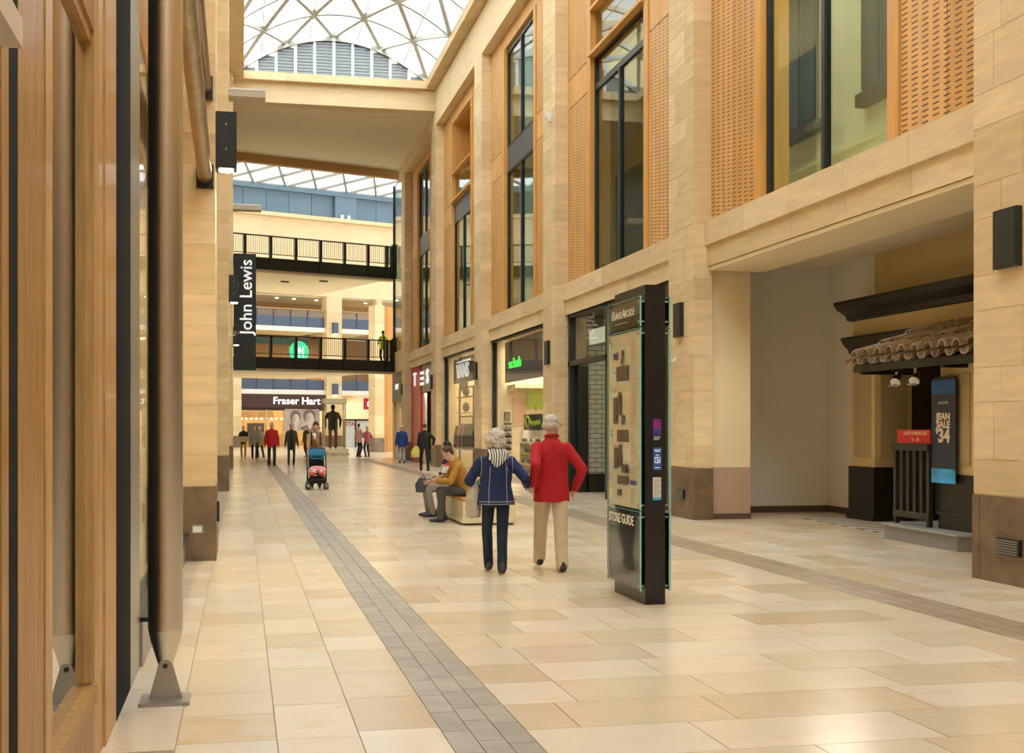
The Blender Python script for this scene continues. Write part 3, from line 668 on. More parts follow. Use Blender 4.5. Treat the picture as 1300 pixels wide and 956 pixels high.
# striped entrance mat
mt = bpy.data.materials.new('mat_checks'); mt.use_nodes = True; nt = mt.node_tree
ck = nd(nt, 'ShaderNodeTexWave'); ck.wave_type = 'BANDS'; ck.bands_direction = 'DIAGONAL'; ck.inputs['Scale'].default_value = 1.1; ck.inputs['Distortion'].default_value = 1.5; ck.inputs['Detail'].default_value = 0
gg = nd(nt, 'ShaderNodeNewGeometry'); nt.links.new(gg.outputs['Position'], ck.inputs['Vector']); rr = nd(nt, 'ShaderNodeValToRGB'); rr.color_ramp.interpolation = 'CONSTANT'; rr.color_ramp.elements[0].color = (.16,.13,.10,1); rr.color_ramp.elements[1].color = (.62,.58,.50,1); rr.color_ramp.elements[1].position = .5
nt.links.new(ck.outputs['Fac'], rr.inputs[0]); nt.links.new(rr.outputs[0], nt.nodes['Principled BSDF'].inputs['Base Color']); MATS['mat_checks'] = mt
em = MB().prism([(9.6,20.6),(9.35,16.5),(11.8,16.4),(11.8,19.3),(10.35,19.3),(10.35,20.3)], (0,0,0), (1,0,0), (0,1,0), (0,0,.012)).build('entrance_mat', 'mat_checks'); tag(em, 'grey and white diagonal striped mosaic threshold before the porch shop door', 'mat')
# ceiling track spots in the recess
for i, (px, py) in enumerate(((1051, 341), (1125, 323))):
    d = FPX*(4.62-CH)/(HY-py); xc = (px-CX)/FPX*d; X, Y = xc*CS+d*SN, -xc*SN+d*CS
    t = thing('ceiling_spotlight', ('small dark ceiling spotlight nearer the pale pier in the recess', 'small dark ceiling spotlight above the tiled porch in the recess')[i], 'spotlight', (X, Y, 4.62), group='recess ceiling spotlights')
    MB().box(X-.07, X+.07, Y-.12, Y+.12, 4.575, 4.62).build('base', 'bronze_dark' if 'bronze_dark' in MATS else mat('bronze_dark', (.07,.055,.035), .4, metal=.5), t)
    MB().tube([(X,Y,4.58),(X-.02,Y,4.45)], .02, 8).build('stem', 'bronze_dark', t); MB().tube([(X-.02,Y,4.50),(X-.05,Y-.03,4.22)], [.055,.05], 12).build('head', 'bronze_dark', t, smooth=True)
spot('recess_glow', (9.4, 18.6, 4.3), 160, 130, (1,.90,.74), (0,.5,.4), parent=rc, size=.55)  # added fill to brighten the recess, separate from the ceiling fittings
# ================================================================== SHOPFRONTS OF THE NEXT BAYS
def bayY(k): return Y0+P*k, Y0+P*(k+1)-1.3
SX = XR+.40
# --- dark framed tiled shop
a, b = bayY(1)
s1 = thing('tiled_shop', 'dark framed shopfront with white tiled wall inside behind the directory totem', 'shopfront', (SX, (a+b)/2, 0))
for i, y in enumerate((a+.04, a+2.2, a+4.4, 26.75, b-.10)):
    BX('frame_post', 'dark_frame', s1, SX-.08, SX+.08, y-.07, y+.07, 0, 4.36)
BX('transom', 'dark_frame', s1, SX-.08, SX+.08, a, b, 3.10, 3.22); BX('head', 'dark_frame', s1, SX-.08, SX+.08, a, b, 4.28, 4.37)
BX('stall_riser', 'dark_frame', s1, SX-.05, SX+.06, a, 26.75, 0, .55)
pan = [(a+.11, a+2.13), (a+2.27, a+4.33), (a+4.47, 26.68), (26.82, b-.17)]
for (p, q) in pan: BX('pane', 'shop_glass', s1, SX-.008, SX+.008, p, q, 3.22, 4.28)
for (p, q) in pan[:3]: BX('pane', 'shop_glass', s1, SX-.008, SX+.008, p, q, .55, 3.10)
mtile = bpy.data.materials.new('subway_tile'); mtile.use_nodes = True; nt = mtile.node_tree; br = nd(nt, 'ShaderNodeTexBrick'); br.inputs['Color1'].default_value = (.42,.43,.33,1); br.inputs['Color2'].default_value = (.47,.47,.37,1); br.inputs['Mortar'].default_value = (.16,.15,.11,1)
br.inputs['Scale'].default_value = 1; br.inputs['Brick Width'].default_value = .30; br.inputs['Row Height'].default_value = .12; br.inputs['Mortar Size'].default_value = .010
gg = nd(nt, 'ShaderNodeNewGeometry'); sp_ = nd(nt, 'ShaderNodeSeparateXYZ'); cb_ = nd(nt, 'ShaderNodeCombineXYZ'); ad = nd(nt, 'ShaderNodeMath', operation='ADD'); nt.links.new(gg.outputs['Position'], sp_.inputs[0]); nt.links.new(sp_.outputs['X'], ad.inputs[0]); nt.links.new(sp_.outputs['Y'], ad.inputs[1]); nt.links.new(ad.outputs[0], cb_.inputs['X']); nt.links.new(sp_.outputs['Z'], cb_.inputs['Y'])
nt.links.new(cb_.outputs[0], br.inputs['Vector']); nt.links.new(br.outputs['Color'], nt.nodes['Principled BSDF'].inputs['Base Color']); nt.nodes['Principled BSDF'].inputs['Roughness'].default_value = .2; MATS['subway_tile'] = mtile
BX('tiled_wall', 'subway_tile', s1, SX+.35, 11, b-.35, b-.2, .45, 3.6); BX('tiled_wall', 'subway_tile', s1, SX+1.6, SX+1.7, 22.2, b-.35, .45, 3.6); BX('tiled_base', 'porch_black', s1, SX+.3, 11, b-.40, b-.2, 0, .45); BX('shop_ceiling', 'dark_wall', s1, SX+.1, 12, 22.2, b-.1, 4.3, 4.36)
BX('dark_lobby_wall', 'porch_black', s1, SX+.08, SX+.34, b-.40, b-.15, 0, 3.1)
lb = BX('light_box', mat('light_box', (.75,.8,.68), .5, emit=.25), s1, SX+.10, SX+.16, 26.95, 28.75, 3.55, 3.90)
for (yy, zz) in ((26.2, 2.75), (26.2, 2.2), (25.2, 2.6), (24.3, 2.75)): MB().ell((SX+.7, yy, zz), .05, .05, .05).build('pendant_bulb', 'lamp_white', s1)
area('shop_light', (SX+.9, 26, 4.2), 1.2, 6, 40, (1,.9,.7), parent=s1)
# --- shoe shop with green lettering
a, b = bayY(2)
s2 = thing('shoe_shop', 'bright shoe shop with lilac grey fascia and glowing green lettering', 'shopfront', (SX, (a+b)/2, 0))
for y in (a+.05, b-.08): BX('frame_post', 'dark_frame', s2, SX-.06, SX+.06, y-.05, y+.05, 0, 4.36)
BX('head', 'dark_frame', s2, SX-.06, SX+.06, a, b, 4.30, 4.37)
for (p, q) in ((a+.1, b-.13),): BX('pane', 'shop_glass', s2, SX-.008, SX+.008, p, q, .12, 4.3)
mat('lilac', (.17,.15,.19), .6)
fa = thing('fascia_sign', 'lilac grey hanging fascia with green schuh lettering', 'sign', (SX+.4, 36, 3.2))
fm = (YX(641, SX+.3), 33.2)
BX('panel', 'lilac', fa, SX+.30, SX+.38, fm[1], fm[0], 3.02, 4.3)
text('lettering', 'schuh', .46, mat('green_neon', (.10,.85,.12), .4, emit=.9, ecol=(.1,.9,.12)), fa, (SX+.28, YX(653.5, SX+.28), 3.58), *FW, ext=.02, off=.0, sx=1.5, space=1.12)
mat('shop_cream', (.82,.70,.50), .7); mat('lime', (.42,.62,.04), .6); mat('pinkish', (.72,.45,.33), .7)
EW = b-.11
BX('back_wall', 'shop_cream', s2, 11.0, 11.1, a, b, 0, 4.4); BX('end_wall', 'shop_cream', s2, SX+.1, 11, EW, b-.03, 0, 4.4); BX('shop_ceiling', 'shop_cream', s2, SX+.42, 11, a, b, 4.32, 4.36)
def EZ(py, px): return ZZ(py, XY(px, EW), EW)
BX('lime_panel', 'lime', s2, XY(668, EW), XY(700, EW), EW-.08, EW-.03, EZ(519, 680), EZ(493, 680)); BX('pink_panel', 'pinkish', s2, XY(651, EW), XY(667.5, EW), EW-.05, EW-.02, EZ(540, 660), EZ(505, 660)); BX('soffit_bulkhead', 'shop_cream', s2, SX+.42, 11, EW-1.2, EW, EZ(494, 660), EZ(494, 660)+.12)
area('shop_light', (9.3, 36, 4.25), 1.8, 7, 300, (1,.88,.66), parent=s2)
for i, px in enumerate((651, 660, 671, 681)):
    MB().tube([(XY(px, EW-.9), EW-.9, EZ(494, 660)), (XY(px, EW-.9)-.05, EW-1.0, EZ(494, 660)-.12)], .05, 10).build('track_spot', 'bronze_steel', s2)
def shelf_unit(name, label, loc, w, n, h, cols, rows, strip):
    """display shelves facing the mall (-X); shoes stand on the shelves as things of their own"""
    x, y, _ = loc; t = thing(name, label, 'shelf', loc)
    BX('back_panel', 'white_paint', t, x+.3, x+.34, y-w/2, y+w/2, 0, h)
    for s in (-1, 1): BX('side_panel', 'white_paint', t, x, x+.3, y+s*w/2-.015, y+s*w/2+.015, 0, h)
    for i in range(n):
        z = .15+i*(h-.2)/n; BX('shelf', 'white_paint', t, x, x+.3, y-w/2, y+w/2, z, z+.02); BX('price_strip', strip[i % len(strip)], t, x-.01, x, y-w/2, y+w/2, z-.03, z+.03)
    return t
mat('yellow_strip', (.85,.55,.02), .5); mat('white_strip', (.85,.83,.78), .5)
SHM = {}
def shoe_mesh(m):
    if m not in SHM:
        mb = MB(); mb.ploft([((.0,0,.02),(0,.035,0),(0,0,.02)), ((-.05,0,.035),(0,.045,0),(0,0,.035)), ((-.16,0,.05),(0,.04,0),(0,0,.05)), ((-.26,0,.06),(0,.035,0),(0,0,.06))], 10); SHM[m] = mb.mesh('shoe', m, True)
    return SHM[m]
SHX = SX+.42; ShN, ShF = YX(692, SHX), YX(660, SHX); ShC = (ShN+ShF)/2
shelf_unit('shoe_display_shelf', 'white display shelves with yellow price strips packed with shoes in the shop window', (SHX, ShC, 0), ShF-ShN, 4, 1.5, 6, 4, ['white_strip','yellow_strip','yellow_strip','white_strip'])
shc = [mat('shoe_brown', (.13,.05,.03), .4), mat('shoe_plum', (.11,.04,.07), .4), mat('shoe_white', (.7,.65,.62), .5), mat('shoe_black', (.03,.025,.03), .4), mat('shoe_pink', (.55,.35,.36), .5)]
for i in range(4):
    for j in range(9):
        m = shc[(i*2+j*j) % 5] if i not in (1, 2) else shc[(j*3+i) % 4 if j % 3 else 0]
        o = put('shoe', shoe_mesh(m), None, loc=(SHX+.28, ShN+.2+j*(ShF-ShN-.4)/8, .17+i*.325)); tag(o, '%s shoe on the %s white window shelf, %s from the near end' % (m.name[5:], ('bottom','second','third','top')[i], ('first','second','third','fourth','fifth','sixth','seventh','eighth','ninth')[j]), 'shoe', 'shoes on the white window shelves')
ws = thing('wall_shelf', 'slim cream shelf with dark shoes on the end wall of the shoe shop', 'shelf', (XY(645, EW-.2), EW-.2, 0)); wx0, wx1 = XY(639, EW-.2), XY(651, EW-.2)
BX('back_panel', 'white_paint', ws, wx0, wx1, EW-.06, EW-.04, 0, EZ(520, 645))
for py in (540, 548, 556, 564, 572): BX('shelf', 'white_paint', ws, wx0, wx1, EW-.3, EW-.05, EZ(py, 645)-.02, EZ(py, 645)); BX('shoe_row', 'shoe_black', ws, wx0+.03, wx1-.05, EW-.26, EW-.1, EZ(py, 645), EZ(py, 645)+.09)
sg = thing('display_board', 'black display board with green scribble above the shoe shelves', 'sign', (SHX, ShC, 1.5)); BX('board', 'porch_black', sg, SHX+.1, SHX+.14, ShN, ShF-.1, 1.50, 1.98)
MB().tube([(SHX+.08, ShF-.7+.25*math.cos(t*.5), 1.76+.15*math.sin(t*.5)) for t in range(14)], .022, 6).build('scribble', 'lime', sg); MB().tube([(SHX+.08, ShF-1.1-.09*t, 1.72+.08*math.sin(t*2.2)) for t in range(14)], .018, 6).build('scribble', 'lime', sg)
pd = thing('framed_picture', 'small dark framed picture high on the shoe shop end wall', 'picture', (XY(643, EW-.1), EW-.1, 1.7)); BX('frame', 'porch_black', pd, XY(640, EW-.1), XY(647.5, EW-.1), EW-.14, EW-.08, EZ(534, 643), EZ(523, 643)); BX('print', 'plinth', pd, XY(641, EW-.1), XY(646.5, EW-.1), EW-.15, EW-.14, EZ(533, 643), EZ(524, 643))
# --- black and white lettered shop
a, b = bayY(3)
s3 = thing('clothes_shop', 'glass fronted clothes shop under a black sign with white letters', 'shopfront', (SX, (a+b)/2, 0))
for y in (a+.05, b-.08): BX('frame_post', 'dark_frame', s3, SX-.06, SX+.06, y-.05, y+.05, 0, 4.36)
for (p, q) in ((a+.1, b-.13),): BX('pane', 'shop_glass', s3, SX-.008, SX+.008, p, q, .12, 4.3)
BX('head', 'dark_frame', s3, SX-.06, SX+.06, a, b, 4.30, 4.37)
BX('back_wall', 'shop_cream', s3, 10.6, 10.7, a, b, 0, 4.4); BX('end_wall', 'stone_smooth', s3, SX+.1, 10.6, b-.1, b-.02, 0, 4.4); BX('shop_ceiling', 'shop_cream', s3, SX+.1, 11, a, b, 4.32, 4.36); area('shop_light', (9.4, 45.5, 4.25), 2, 7, 200, (1,.86,.62), parent=s3)
vs_ = thing('black_sign', 'black hanging sign with white VANS lettering', 'sign', (SX+.3, 44, 3.2)); BX('panel', 'porch_black', vs_, SX+.25, SX+.33, 43.6, YX(576, SX+.25), 3.30, 4.25)
text('lettering', 'VANS', .74, 'white_letter', vs_, (SX+.23, YX(587, SX+.23), 3.72), *FW, ext=.02, off=.015, sx=1.45); BX('letter_bar', 'white_letter', vs_, SX+.215, SX+.245, YX(597, SX+.23), YX(580, SX+.23), 4.06, 4.13)
rk = thing('clothes_rack', 'black metal rack frame with jackets hanging in the shop window', 'rack', (8.36, 46.9, 0))
mb = MB()
for y in (45.3, 48.3): mb.tube([(8.36,y,0),(8.36,y,3.1)], .04, 8)
mb.tube([(8.36,45.3,2.0),(8.36,48.3,2.0)], .03, 8); mb.tube([(8.36,45.3,3.1),(8.36,48.3,3.1)], .03, 8); mb.build('frame', 'black_metal', rk)
for i, (y, c) in enumerate(((45.6,(.05,.04,.05)),(46.0,(.35,.20,.18)),(46.4,(.06,.05,.05)),(46.8,(.40,.24,.22)),(47.2,(.22,.10,.10)),(47.6,(.10,.05,.06)))):
    j = MB(); j.ploft([((8.36,y,.75),(.28,0,0),(0,.10,0)),((8.36,y,1.3),(.26,0,0),(0,.11,0)),((8.36,y,1.62),(.25,0,0),(0,.09,0)),((8.36,y,1.72),(.08,0,0),(0,.05,0))], 14)
    for s in (-1,1): j.limb([(8.36+s*.22,y,1.58),(8.36+s*.30,y,1.2),(8.36+s*.31,y,.85)], [.075,.065,.055], 8)
    j.tube([(8.36,y,1.7),(8.36,y,2.0)], .008, 6)
    tag(j.build('hanging_jacket', mat('jacket_%d' % i, c, .8, bump=.3, bscale=20), smooth=True), ('black jacket at the near end of the window rack','dusty pink jacket beside the black one on the rack','black jacket between the two pink ones on the rack','dusty rose jacket in the middle of the window rack','maroon jacket on the window rack','dark plum jacket at the far end of the window rack')[i], 'jacket', 'jackets on the window rack')
for (z, y, nm) in ((2.15, 46.9, 'dark rucksack on the shelf above the jackets'), (2.75, 46.9, 'dark bag on the top shelf of the window rack')):
    g = MB(); g.ell((8.36,y,z+.2), .13, .3, .19); tag(g.build('bag', 'shoe_black', smooth=True), nm, 'bag')
BX('top_shelf', 'timber', rk, 8.22, 8.5, 45.3, 48.3, 2.12, 2.15); BX('top_shelf', 'black_metal', rk, 8.22, 8.5, 45.3, 48.3, 2.72, 2.75)
tv = thing('wall_screen', 'dark screen tilted high in the clothes shop window', 'screen', (8.36, 47.5, 3.0)); BX('panel', 'porch_black', tv, 8.3, 8.36, 46.5, 48.1, 2.98, 3.4)
# --- red shop
a, b = bayY(4)
s4 = thing('red_shop', 'red framed showroom with white TESLA letters', 'shopfront', (SX, (a+b)/2, 0)); mat('tesla_red', (.50,.012,.012), .35)
BX('red_reveal', 'tesla_red', s4, SX-.1, SX+.05, 56.0, b-.03, 0, 4.36); BX('lintel_panel', mat('grey_panel', (.38,.31,.23), .5), s4, SX-.04, SX+.05, a, 56.0, 3.15, 4.36)
BX('red_door', 'tesla_red', s4, SX+.25, SX+.33, 52.4, 55.2, 0, 3.15); BX('door_post', 'shop_cream', s4, SX+.0, SX+.08, 55.2, 56.0, 0, 3.15); BX('blue_door', mat('door_blue', (.03,.10,.42), .4), s4, SX+.22, SX+.3, a, 52.4, 0, 3.15)
for i, ch in enumerate('TESLA'):
    y = YX((526.5,535.5,542.5,549.5,556)[i], SX-.13)
    if ch == 'E': 
        for z in (3.52, 3.76, 4.0): BX('letter', 'white_letter', s4, SX-.16, SX-.10, y-.42, y+.42, z-.06, z+.06)
    else: text('letter', ch, .85, 'white_letter', s4, (SX-.13, y, 3.76), *FW, ext=.03, off=.015, sx=1.5)
area('shop_light', (SX-.02, 53.5, 3.1), .3, 4, 25, (1,.9,.8), parent=s4)
# ================================================================== FAR HALL (turned 21 degrees to the mall); local axes: a along the bridges, b away, z up
FA = math.radians(21); FO = (-.1, 59.5); FUv = (math.cos(FA), math.sin(FA)); FVv = (-math.sin(FA), math.cos(FA))
def FP(px, py, b):
    ph = math.atan((px-CX)/FPX)+TH; r = (math.sin(ph), math.cos(ph))
    t = (b+FO[0]*FVv[0]+FO[1]*FVv[1])/(r[0]*FVv[0]+r[1]*FVv[1]); Q = (r[0]*t, r[1]*t); d = Q[0]*SN+Q[1]*CS
    return (Q[0]-FO[0])*FUv[0]+(Q[1]-FO[1])*FUv[1], CH+(HY-py)/FPX*d
def fthing(name, label, cat, **k): return thing(name, label, cat, (FO[0], FO[1], 0), FA, **k)
def FB(name, m, parent, *b): return MB().box(*b).build(name, m, parent, local=True)
def fworld(a, b, z=0): return (FO[0]+FUv[0]*a+FVv[0]*b, FO[1]+FUv[1]*a+FVv[1]*b, z)
B = 38.0
wf = fthing('wall_far', 'sandstone end wall of the far hall with blue clad band on top', 'wall', kind='structure')
L1, L2 = 4.45, 9.50
zl = 18.6; zb = 20.85
sw = FB('stone_band', 'mortar', wf, 0, 45, B+.01, B+.5, 12.2, zl-.3)
for i in range(14):
    for z0, z1 in ((12.2, 14.6), (14.6, 16.6), (16.6, zl-.3)): FB('stone_block', 'stone_smooth', sw, 6+i*2.6+.01, 6+(i+1)*2.6-.01, B, B+.4, z0+.01, z1-.01)
FB('stone_ledge', 'stone_smooth', wf, 0, 45, B-.5, B+.5, zl-.3, zl)
for i in range(12):
    a = 13.1+i*1.95
    if i == 5: continue
    FB('blue_panel', 'blue_clad', wf, a+.02, a+1.93, B+.55, B+.65, zl, zb-.35)
FB('blue_pier', 'blue_clad', wf, 22.85, 24.78, B+.2, B+.7, zl, zb-.3); FB('blue_beam', 'blue_clad', wf, 0, 45, B+.1, B+.8, zb-.35, zb); FB('blue_backing', 'black_metal', wf, 0, 45, B+.66, B+.8, zl, zb)
for s in (0,1): FB('wall_lamp', 'white_steel', wf, 23.3+s*.6, 23.55+s*.6, B+.05, B+.2, zl+.1, zl+.4)
# piers of the far front
for (p0, p1, nm) in ((296, 303, 'l'), (411, 430, 'c'), (474, 481, 'r')):
    a0_, a1_ = FP(p0, 500, B)[0], FP(p1, 500, B)[0]
    if nm == 'l': a0_ -= 3
    c_ = FB('far_pier', 'mortar', wf, a0_+.01, a1_-.01, B-.59, B+.5, 0, 12.2)
    for z in range(10): FB('stone_block', 'stone', c_, a0_, a1_, B-.6, B+.4, (z*1.22 if z else .9)+.01, (z+1)*1.22-.01)
    FB('plinth_slab', 'plinth', c_, a0_-.02, a1_+.02, B-.63, B+.4, 0, .9)
aL, aC0, aC1, aR = FP(303,500,B)[0], FP(411,500,B)[0], FP(430,500,B)[0], FP(474,500,B)[0]
# gallery slabs and blue balustrades
for lv, nm in ((L1, 'first'), (L2, 'second')):
    for (p, q) in ((aL, aC0), (aC1, aR)):
        FB('gallery_edge', 'white_paint', wf, p, q, B-.3, B+.2, lv-.25, lv+.12)
        FB('gallery_floor', 'ceiling_paint', wf, p, q, B, B+6, lv-.2, lv)
        n_ = max(2, round((q-p)/1.55))
        for i in range(n_):
            x0, x1 = p+(q-p)*i/n_, p+(q-p)*(i+1)/n_
            FB('balustrade_panel', 'blue_balustrade', wf, x0+.03, x1-.03, B-.12, B-.06, lv+.12, lv+.95); FB('balustrade_post', 'blue_balustrade', wf, x0-.05, x0+.05, B-.2, B-.05, lv+.12, lv+1.5)
            if lv == L2: FB('balustrade_pane', 'shop_glass', wf, x0+.05, x1-.05, B-.10, B-.08, lv+.95, lv+1.45)
        FB('handrail', 'edge_timber', wf, p, q, B-.16, B-.04, lv+1.5, lv+1.58)
    FB('gallery_rear_wall', mat('gallery_wall_%d' % (lv > 5), (.52,.36,.18), .8), wf, 5, 45, B+5.9, B+6.1, lv, lv+4.6)
FB('gallery_ceiling', 'ceiling_paint', wf, 5, 45, B+.3, B+6, 12.1, 12.3)
for a in (18.5, 20, 22, 26.5): MB().lathe((a, B+2, 12.05), [(.12,0),(.12,.05)]).build('downlight', 'lamp_white', wf, local=True)
wl_ = thing('wall_lamps_far', 'x', 'x') if False else None
for i, (zz) in enumerate((3.95, 8.9)):
    am = (aC0+aC1)/2-.0
    t = fthing('dark_wall_lamp', ('slim dark wall lamp on the far centre pier just under the lower bridge', 'slim dark wall lamp on the far centre pier below the upper bridge')[i], 'lamp')
    FB('housing', 'blue_balustrade', t, am-.2, am+.2, B-.95, B-.6, zz+.25, zz+1.15); FB('lens', 'lamp_soft', t, am-.15, am+.15, B-.9, B-.65, zz+.22, zz+.25)
# --- jewellers shop
fh = fthing('jewellers_shop', 'far jewellers with brown fascia and bright windows', 'shopfront')
FB('fascia', mat('fh_brown', (.055,.02,.016), .5), fh, aL, aC0, B-.35, B-.1, 3.12, 4.2)
tz = FP(376, 507, B)[1]
text('lettering', 'Fraser Hart', .80, 'white_letter', fh, (FP(374.5,507,B)[0], B-.37, 3.66), (1,0,0), (0,0,1), ext=.02, off=.012, local=True, sx=1.08)
FB('window_frame', 'fh_brown', fh, aL, aC0, B-.2, B-.1, 2.9, 3.12)
for p in (303.5, 337, 359, 404, 410.5): a = FP(p,500,B)[0]; FB('mullion', 'bronze_steel', fh, a-.06, a+.06, B-.2, B-.1, 0, 2.95)
FB('pane', 'shop_glass', fh, aL, aC0, B-.16, B-.14, 0, 2.9)
FB('shop_back', mat('warm_back', (.55,.36,.16), .7, var=.3, vscale=1.2), fh, aL-3, aC0, B+4, B+4.1, 0, 4); FB('shop_end', 'shop_cream', fh, aL-3.1, aL-3, B, B+4, 0, 4)
for i in range(6): FB('display_case', 'timber', fh, aL+.4+i*.75, aL+1.0+i*.75, B+.3, B+.8, .0, 1.0+.1*(i % 2))
for i in range(9): MB().ell((aL+.4+i*.42, B+.5, 2.25), .07, .07, .07).build('window_bulb', 'lamp_white', fh, local=True)
FB('back_sign', 'warm_back', fh, aL+.3, aL+3.4, B+1.2, B+1.3, 2.35, 2.85); FB('doorway', 'dark_wall', fh, aL+1.2, aL+2.6, B+1.2, B+1.3, .0, 1.9)
cat_ = area('shop_light', (0,0,0), 7, 3, 260, (1,.82,.55), parent=fh); cat_.matrix_parent_inverse = Matrix.Identity(4); cat_.location = ((aL+aC0)/2, B+1.8, 3.9)
# monochrome window poster: two heads, generic
pp0, pp1 = FP(360,530,B)[0], FP(403,530,B)[0]
po_ = fthing('window_poster', 'large grey monochrome poster of two faces in the jewellers window', 'poster')
FB('sheet', mat('poster_grey', (.42,.33,.27), .6, var=.2, vscale=.7), po_, pp0, pp1, B-.26, B-.22, 1.3, 3.05)
mat('face_pale', (.58,.46,.38), .6, var=.1, vscale=2); mat('face_shade', (.40,.31,.25), .6); mat('hair_grey', (.15,.12,.10), .7)
for (c, zc, sx_, hf) in ((pp0+.9, 2.15, .38, 1), (pp0+2.1, 2.25, .45, 0)):
    MB().ell((c, B-.27, zc+.25), sx_*1.2, .015, .55).build('printed_hair', 'hair_grey', po_, local=True); MB().ell((c+.05, B-.285, zc), sx_*.8, .015, .48).build('printed_face', 'face_pale', po_, local=True)
    MB().ell((c+.05, B-.29, zc-.55), sx_*.4, .012, .3).build('printed_neck', 'face_pale', po_, local=True); MB().ell((c-sx_*.35, B-.30, zc+.1), sx_*.35, .004, .3).build('printed_shade', 'face_shade', po_, local=True)
MB().ell((pp0+2.2, B-.28, 1.5), .9, .012, .2).build('printed_shoulder', 'hair_grey', po_, local=True)
# --- right: card shop and white hoarding
rs_ = fthing('card_shop', 'far shop with red script sign beside the stone pier', 'shopfront')
p0 = FP(460,520,B)[0]
FB('sign_panel', mat('card_red', (.42,.01,.03), .5), rs_, p0, p0+3.2, B-.3, B-.2, FP(460,520,B)[1], FP(460,505.5,B)[1])
text('lettering', 'Clintons', .85, 'white_letter', rs_, (p0+.25, B-.32, FP(462,513,B)[1]), (1,.0,0), (.18,0,1), ext=.02, off=.0, align='LEFT', local=True, sx=.8)
FB('shop_back', 'shop_cream', rs_, aC1, aR+6, B+4, B+4.1, 0, 4.3)
cat_ = area('shop_light', (0,0,0), 5, 3, 150, (1,.9,.66), parent=rs_); cat_.matrix_parent_inverse = Matrix.Identity(4); cat_.location = ((aC1+aR)/2, B+1.8, 4.1)
for i in range(5): MB().ell((aC1+.4+i*.6, B+.6, 2.9+.1*(i % 2)), .22, .2, .06).build('pendant_shade', 'white_paint', rs_, local=True)
hb = fthing('white_hoarding', 'white mottled hoarding with dark frame and red letters behind the display case', 'hoarding')
h0, h1 = FP(436,540,B-4)[0], FP(473,540,B-4)[0]
FB('board', mat('mottled', (.55,.56,.52), .6, var=.25, vscale=6), hb, h0, h1, B-4.05, B-4, 0, FP(450,533,B-4)[1])
for a in (h0, FP(451,540,B-4)[0], h1): FB('frame_post', 'porch_black', hb, a-.06, a+.06, B-4.12, B-4.0, 0, FP(450,532,B-4)[1])
FB('frame_head', 'porch_black', hb, h0, h1, B-4.12, B-4, FP(450,534,B-4)[1], FP(450,532,B-4)[1])
text('lettering', 'STA', .45, 'card_red', hb, (FP(444,538.5,B-4)[0], B-4.06, FP(440,538.5,B-4)[1]), (1,0,0), (0,0,1), ext=.01, off=.01, local=True)
# --- cafe on the first gallery
cf = fthing('gallery_cafe', 'gallery cafe with dark green fascia and warm hanging lamps', 'cafe')
c0, c1 = FP(322,430,B)[0], FP(397,430,B)[0]
FB('fascia', mat('cafe_green', (.012,.06,.035), .5), cf, c0, c1, B+.9, B+1.0, FP(360,436,B)[1], FP(360,428,B)[1]); FB('back_wall', mat('cafe_brown', (.22,.13,.06), .7), cf, c0-4, c1+9, B+5, B+5.1, L1, L1+4.6)
for i in range(12): MB().ell((c0+1+i*1.15+random.random(), B+2+random.random()*2, L1+1.6+random.random()*.9), .12, .12, .10).build('hanging_lamp', 'lamp_white', cf, local=True)
for i in range(6): FB('counter', 'timber', cf, c0+i*1.2, c0+i*1.2+.9, B+1.5, B+2.2, L1, L1+1.0+.2*(i % 3))
cat_ = area('cafe_light', (0,0,0), 9, 3, 240, (1,.78,.45), parent=cf); cat_.matrix_parent_inverse = Matrix.Identity(4); cat_.location = ((c0+c1)/2+2, B+2.5, L1+4.3)
lg = fthing('green_round_sign', 'glowing round green and white sign hanging in the gallery cafe', 'sign'); lc = FP(383,446,B)
mat('sign_green', (.02,.45,.20), .4, emit=.9, ecol=(.02,.5,.22))
MB().disc((lc[0], B+.5, lc[1]), (0,1,0), .85, .06, 28).build('disc', 'sign_green', lg, local=True)
for s in (-.36, 0, .36): MB().tube([(lc[0]+s, B+.48, lc[1]-.45), (lc[0]+s*.8, B+.48, lc[1]), (lc[0]+s*1.05, B+.48, lc[1]+.42)], .05, 6).build('white_stroke', 'white_letter', lg, local=True)
MB().ell((lc[0], B+.47, lc[1]+.12), .16, .03, .2).build('white_dot', 'white_letter', lg, local=True)
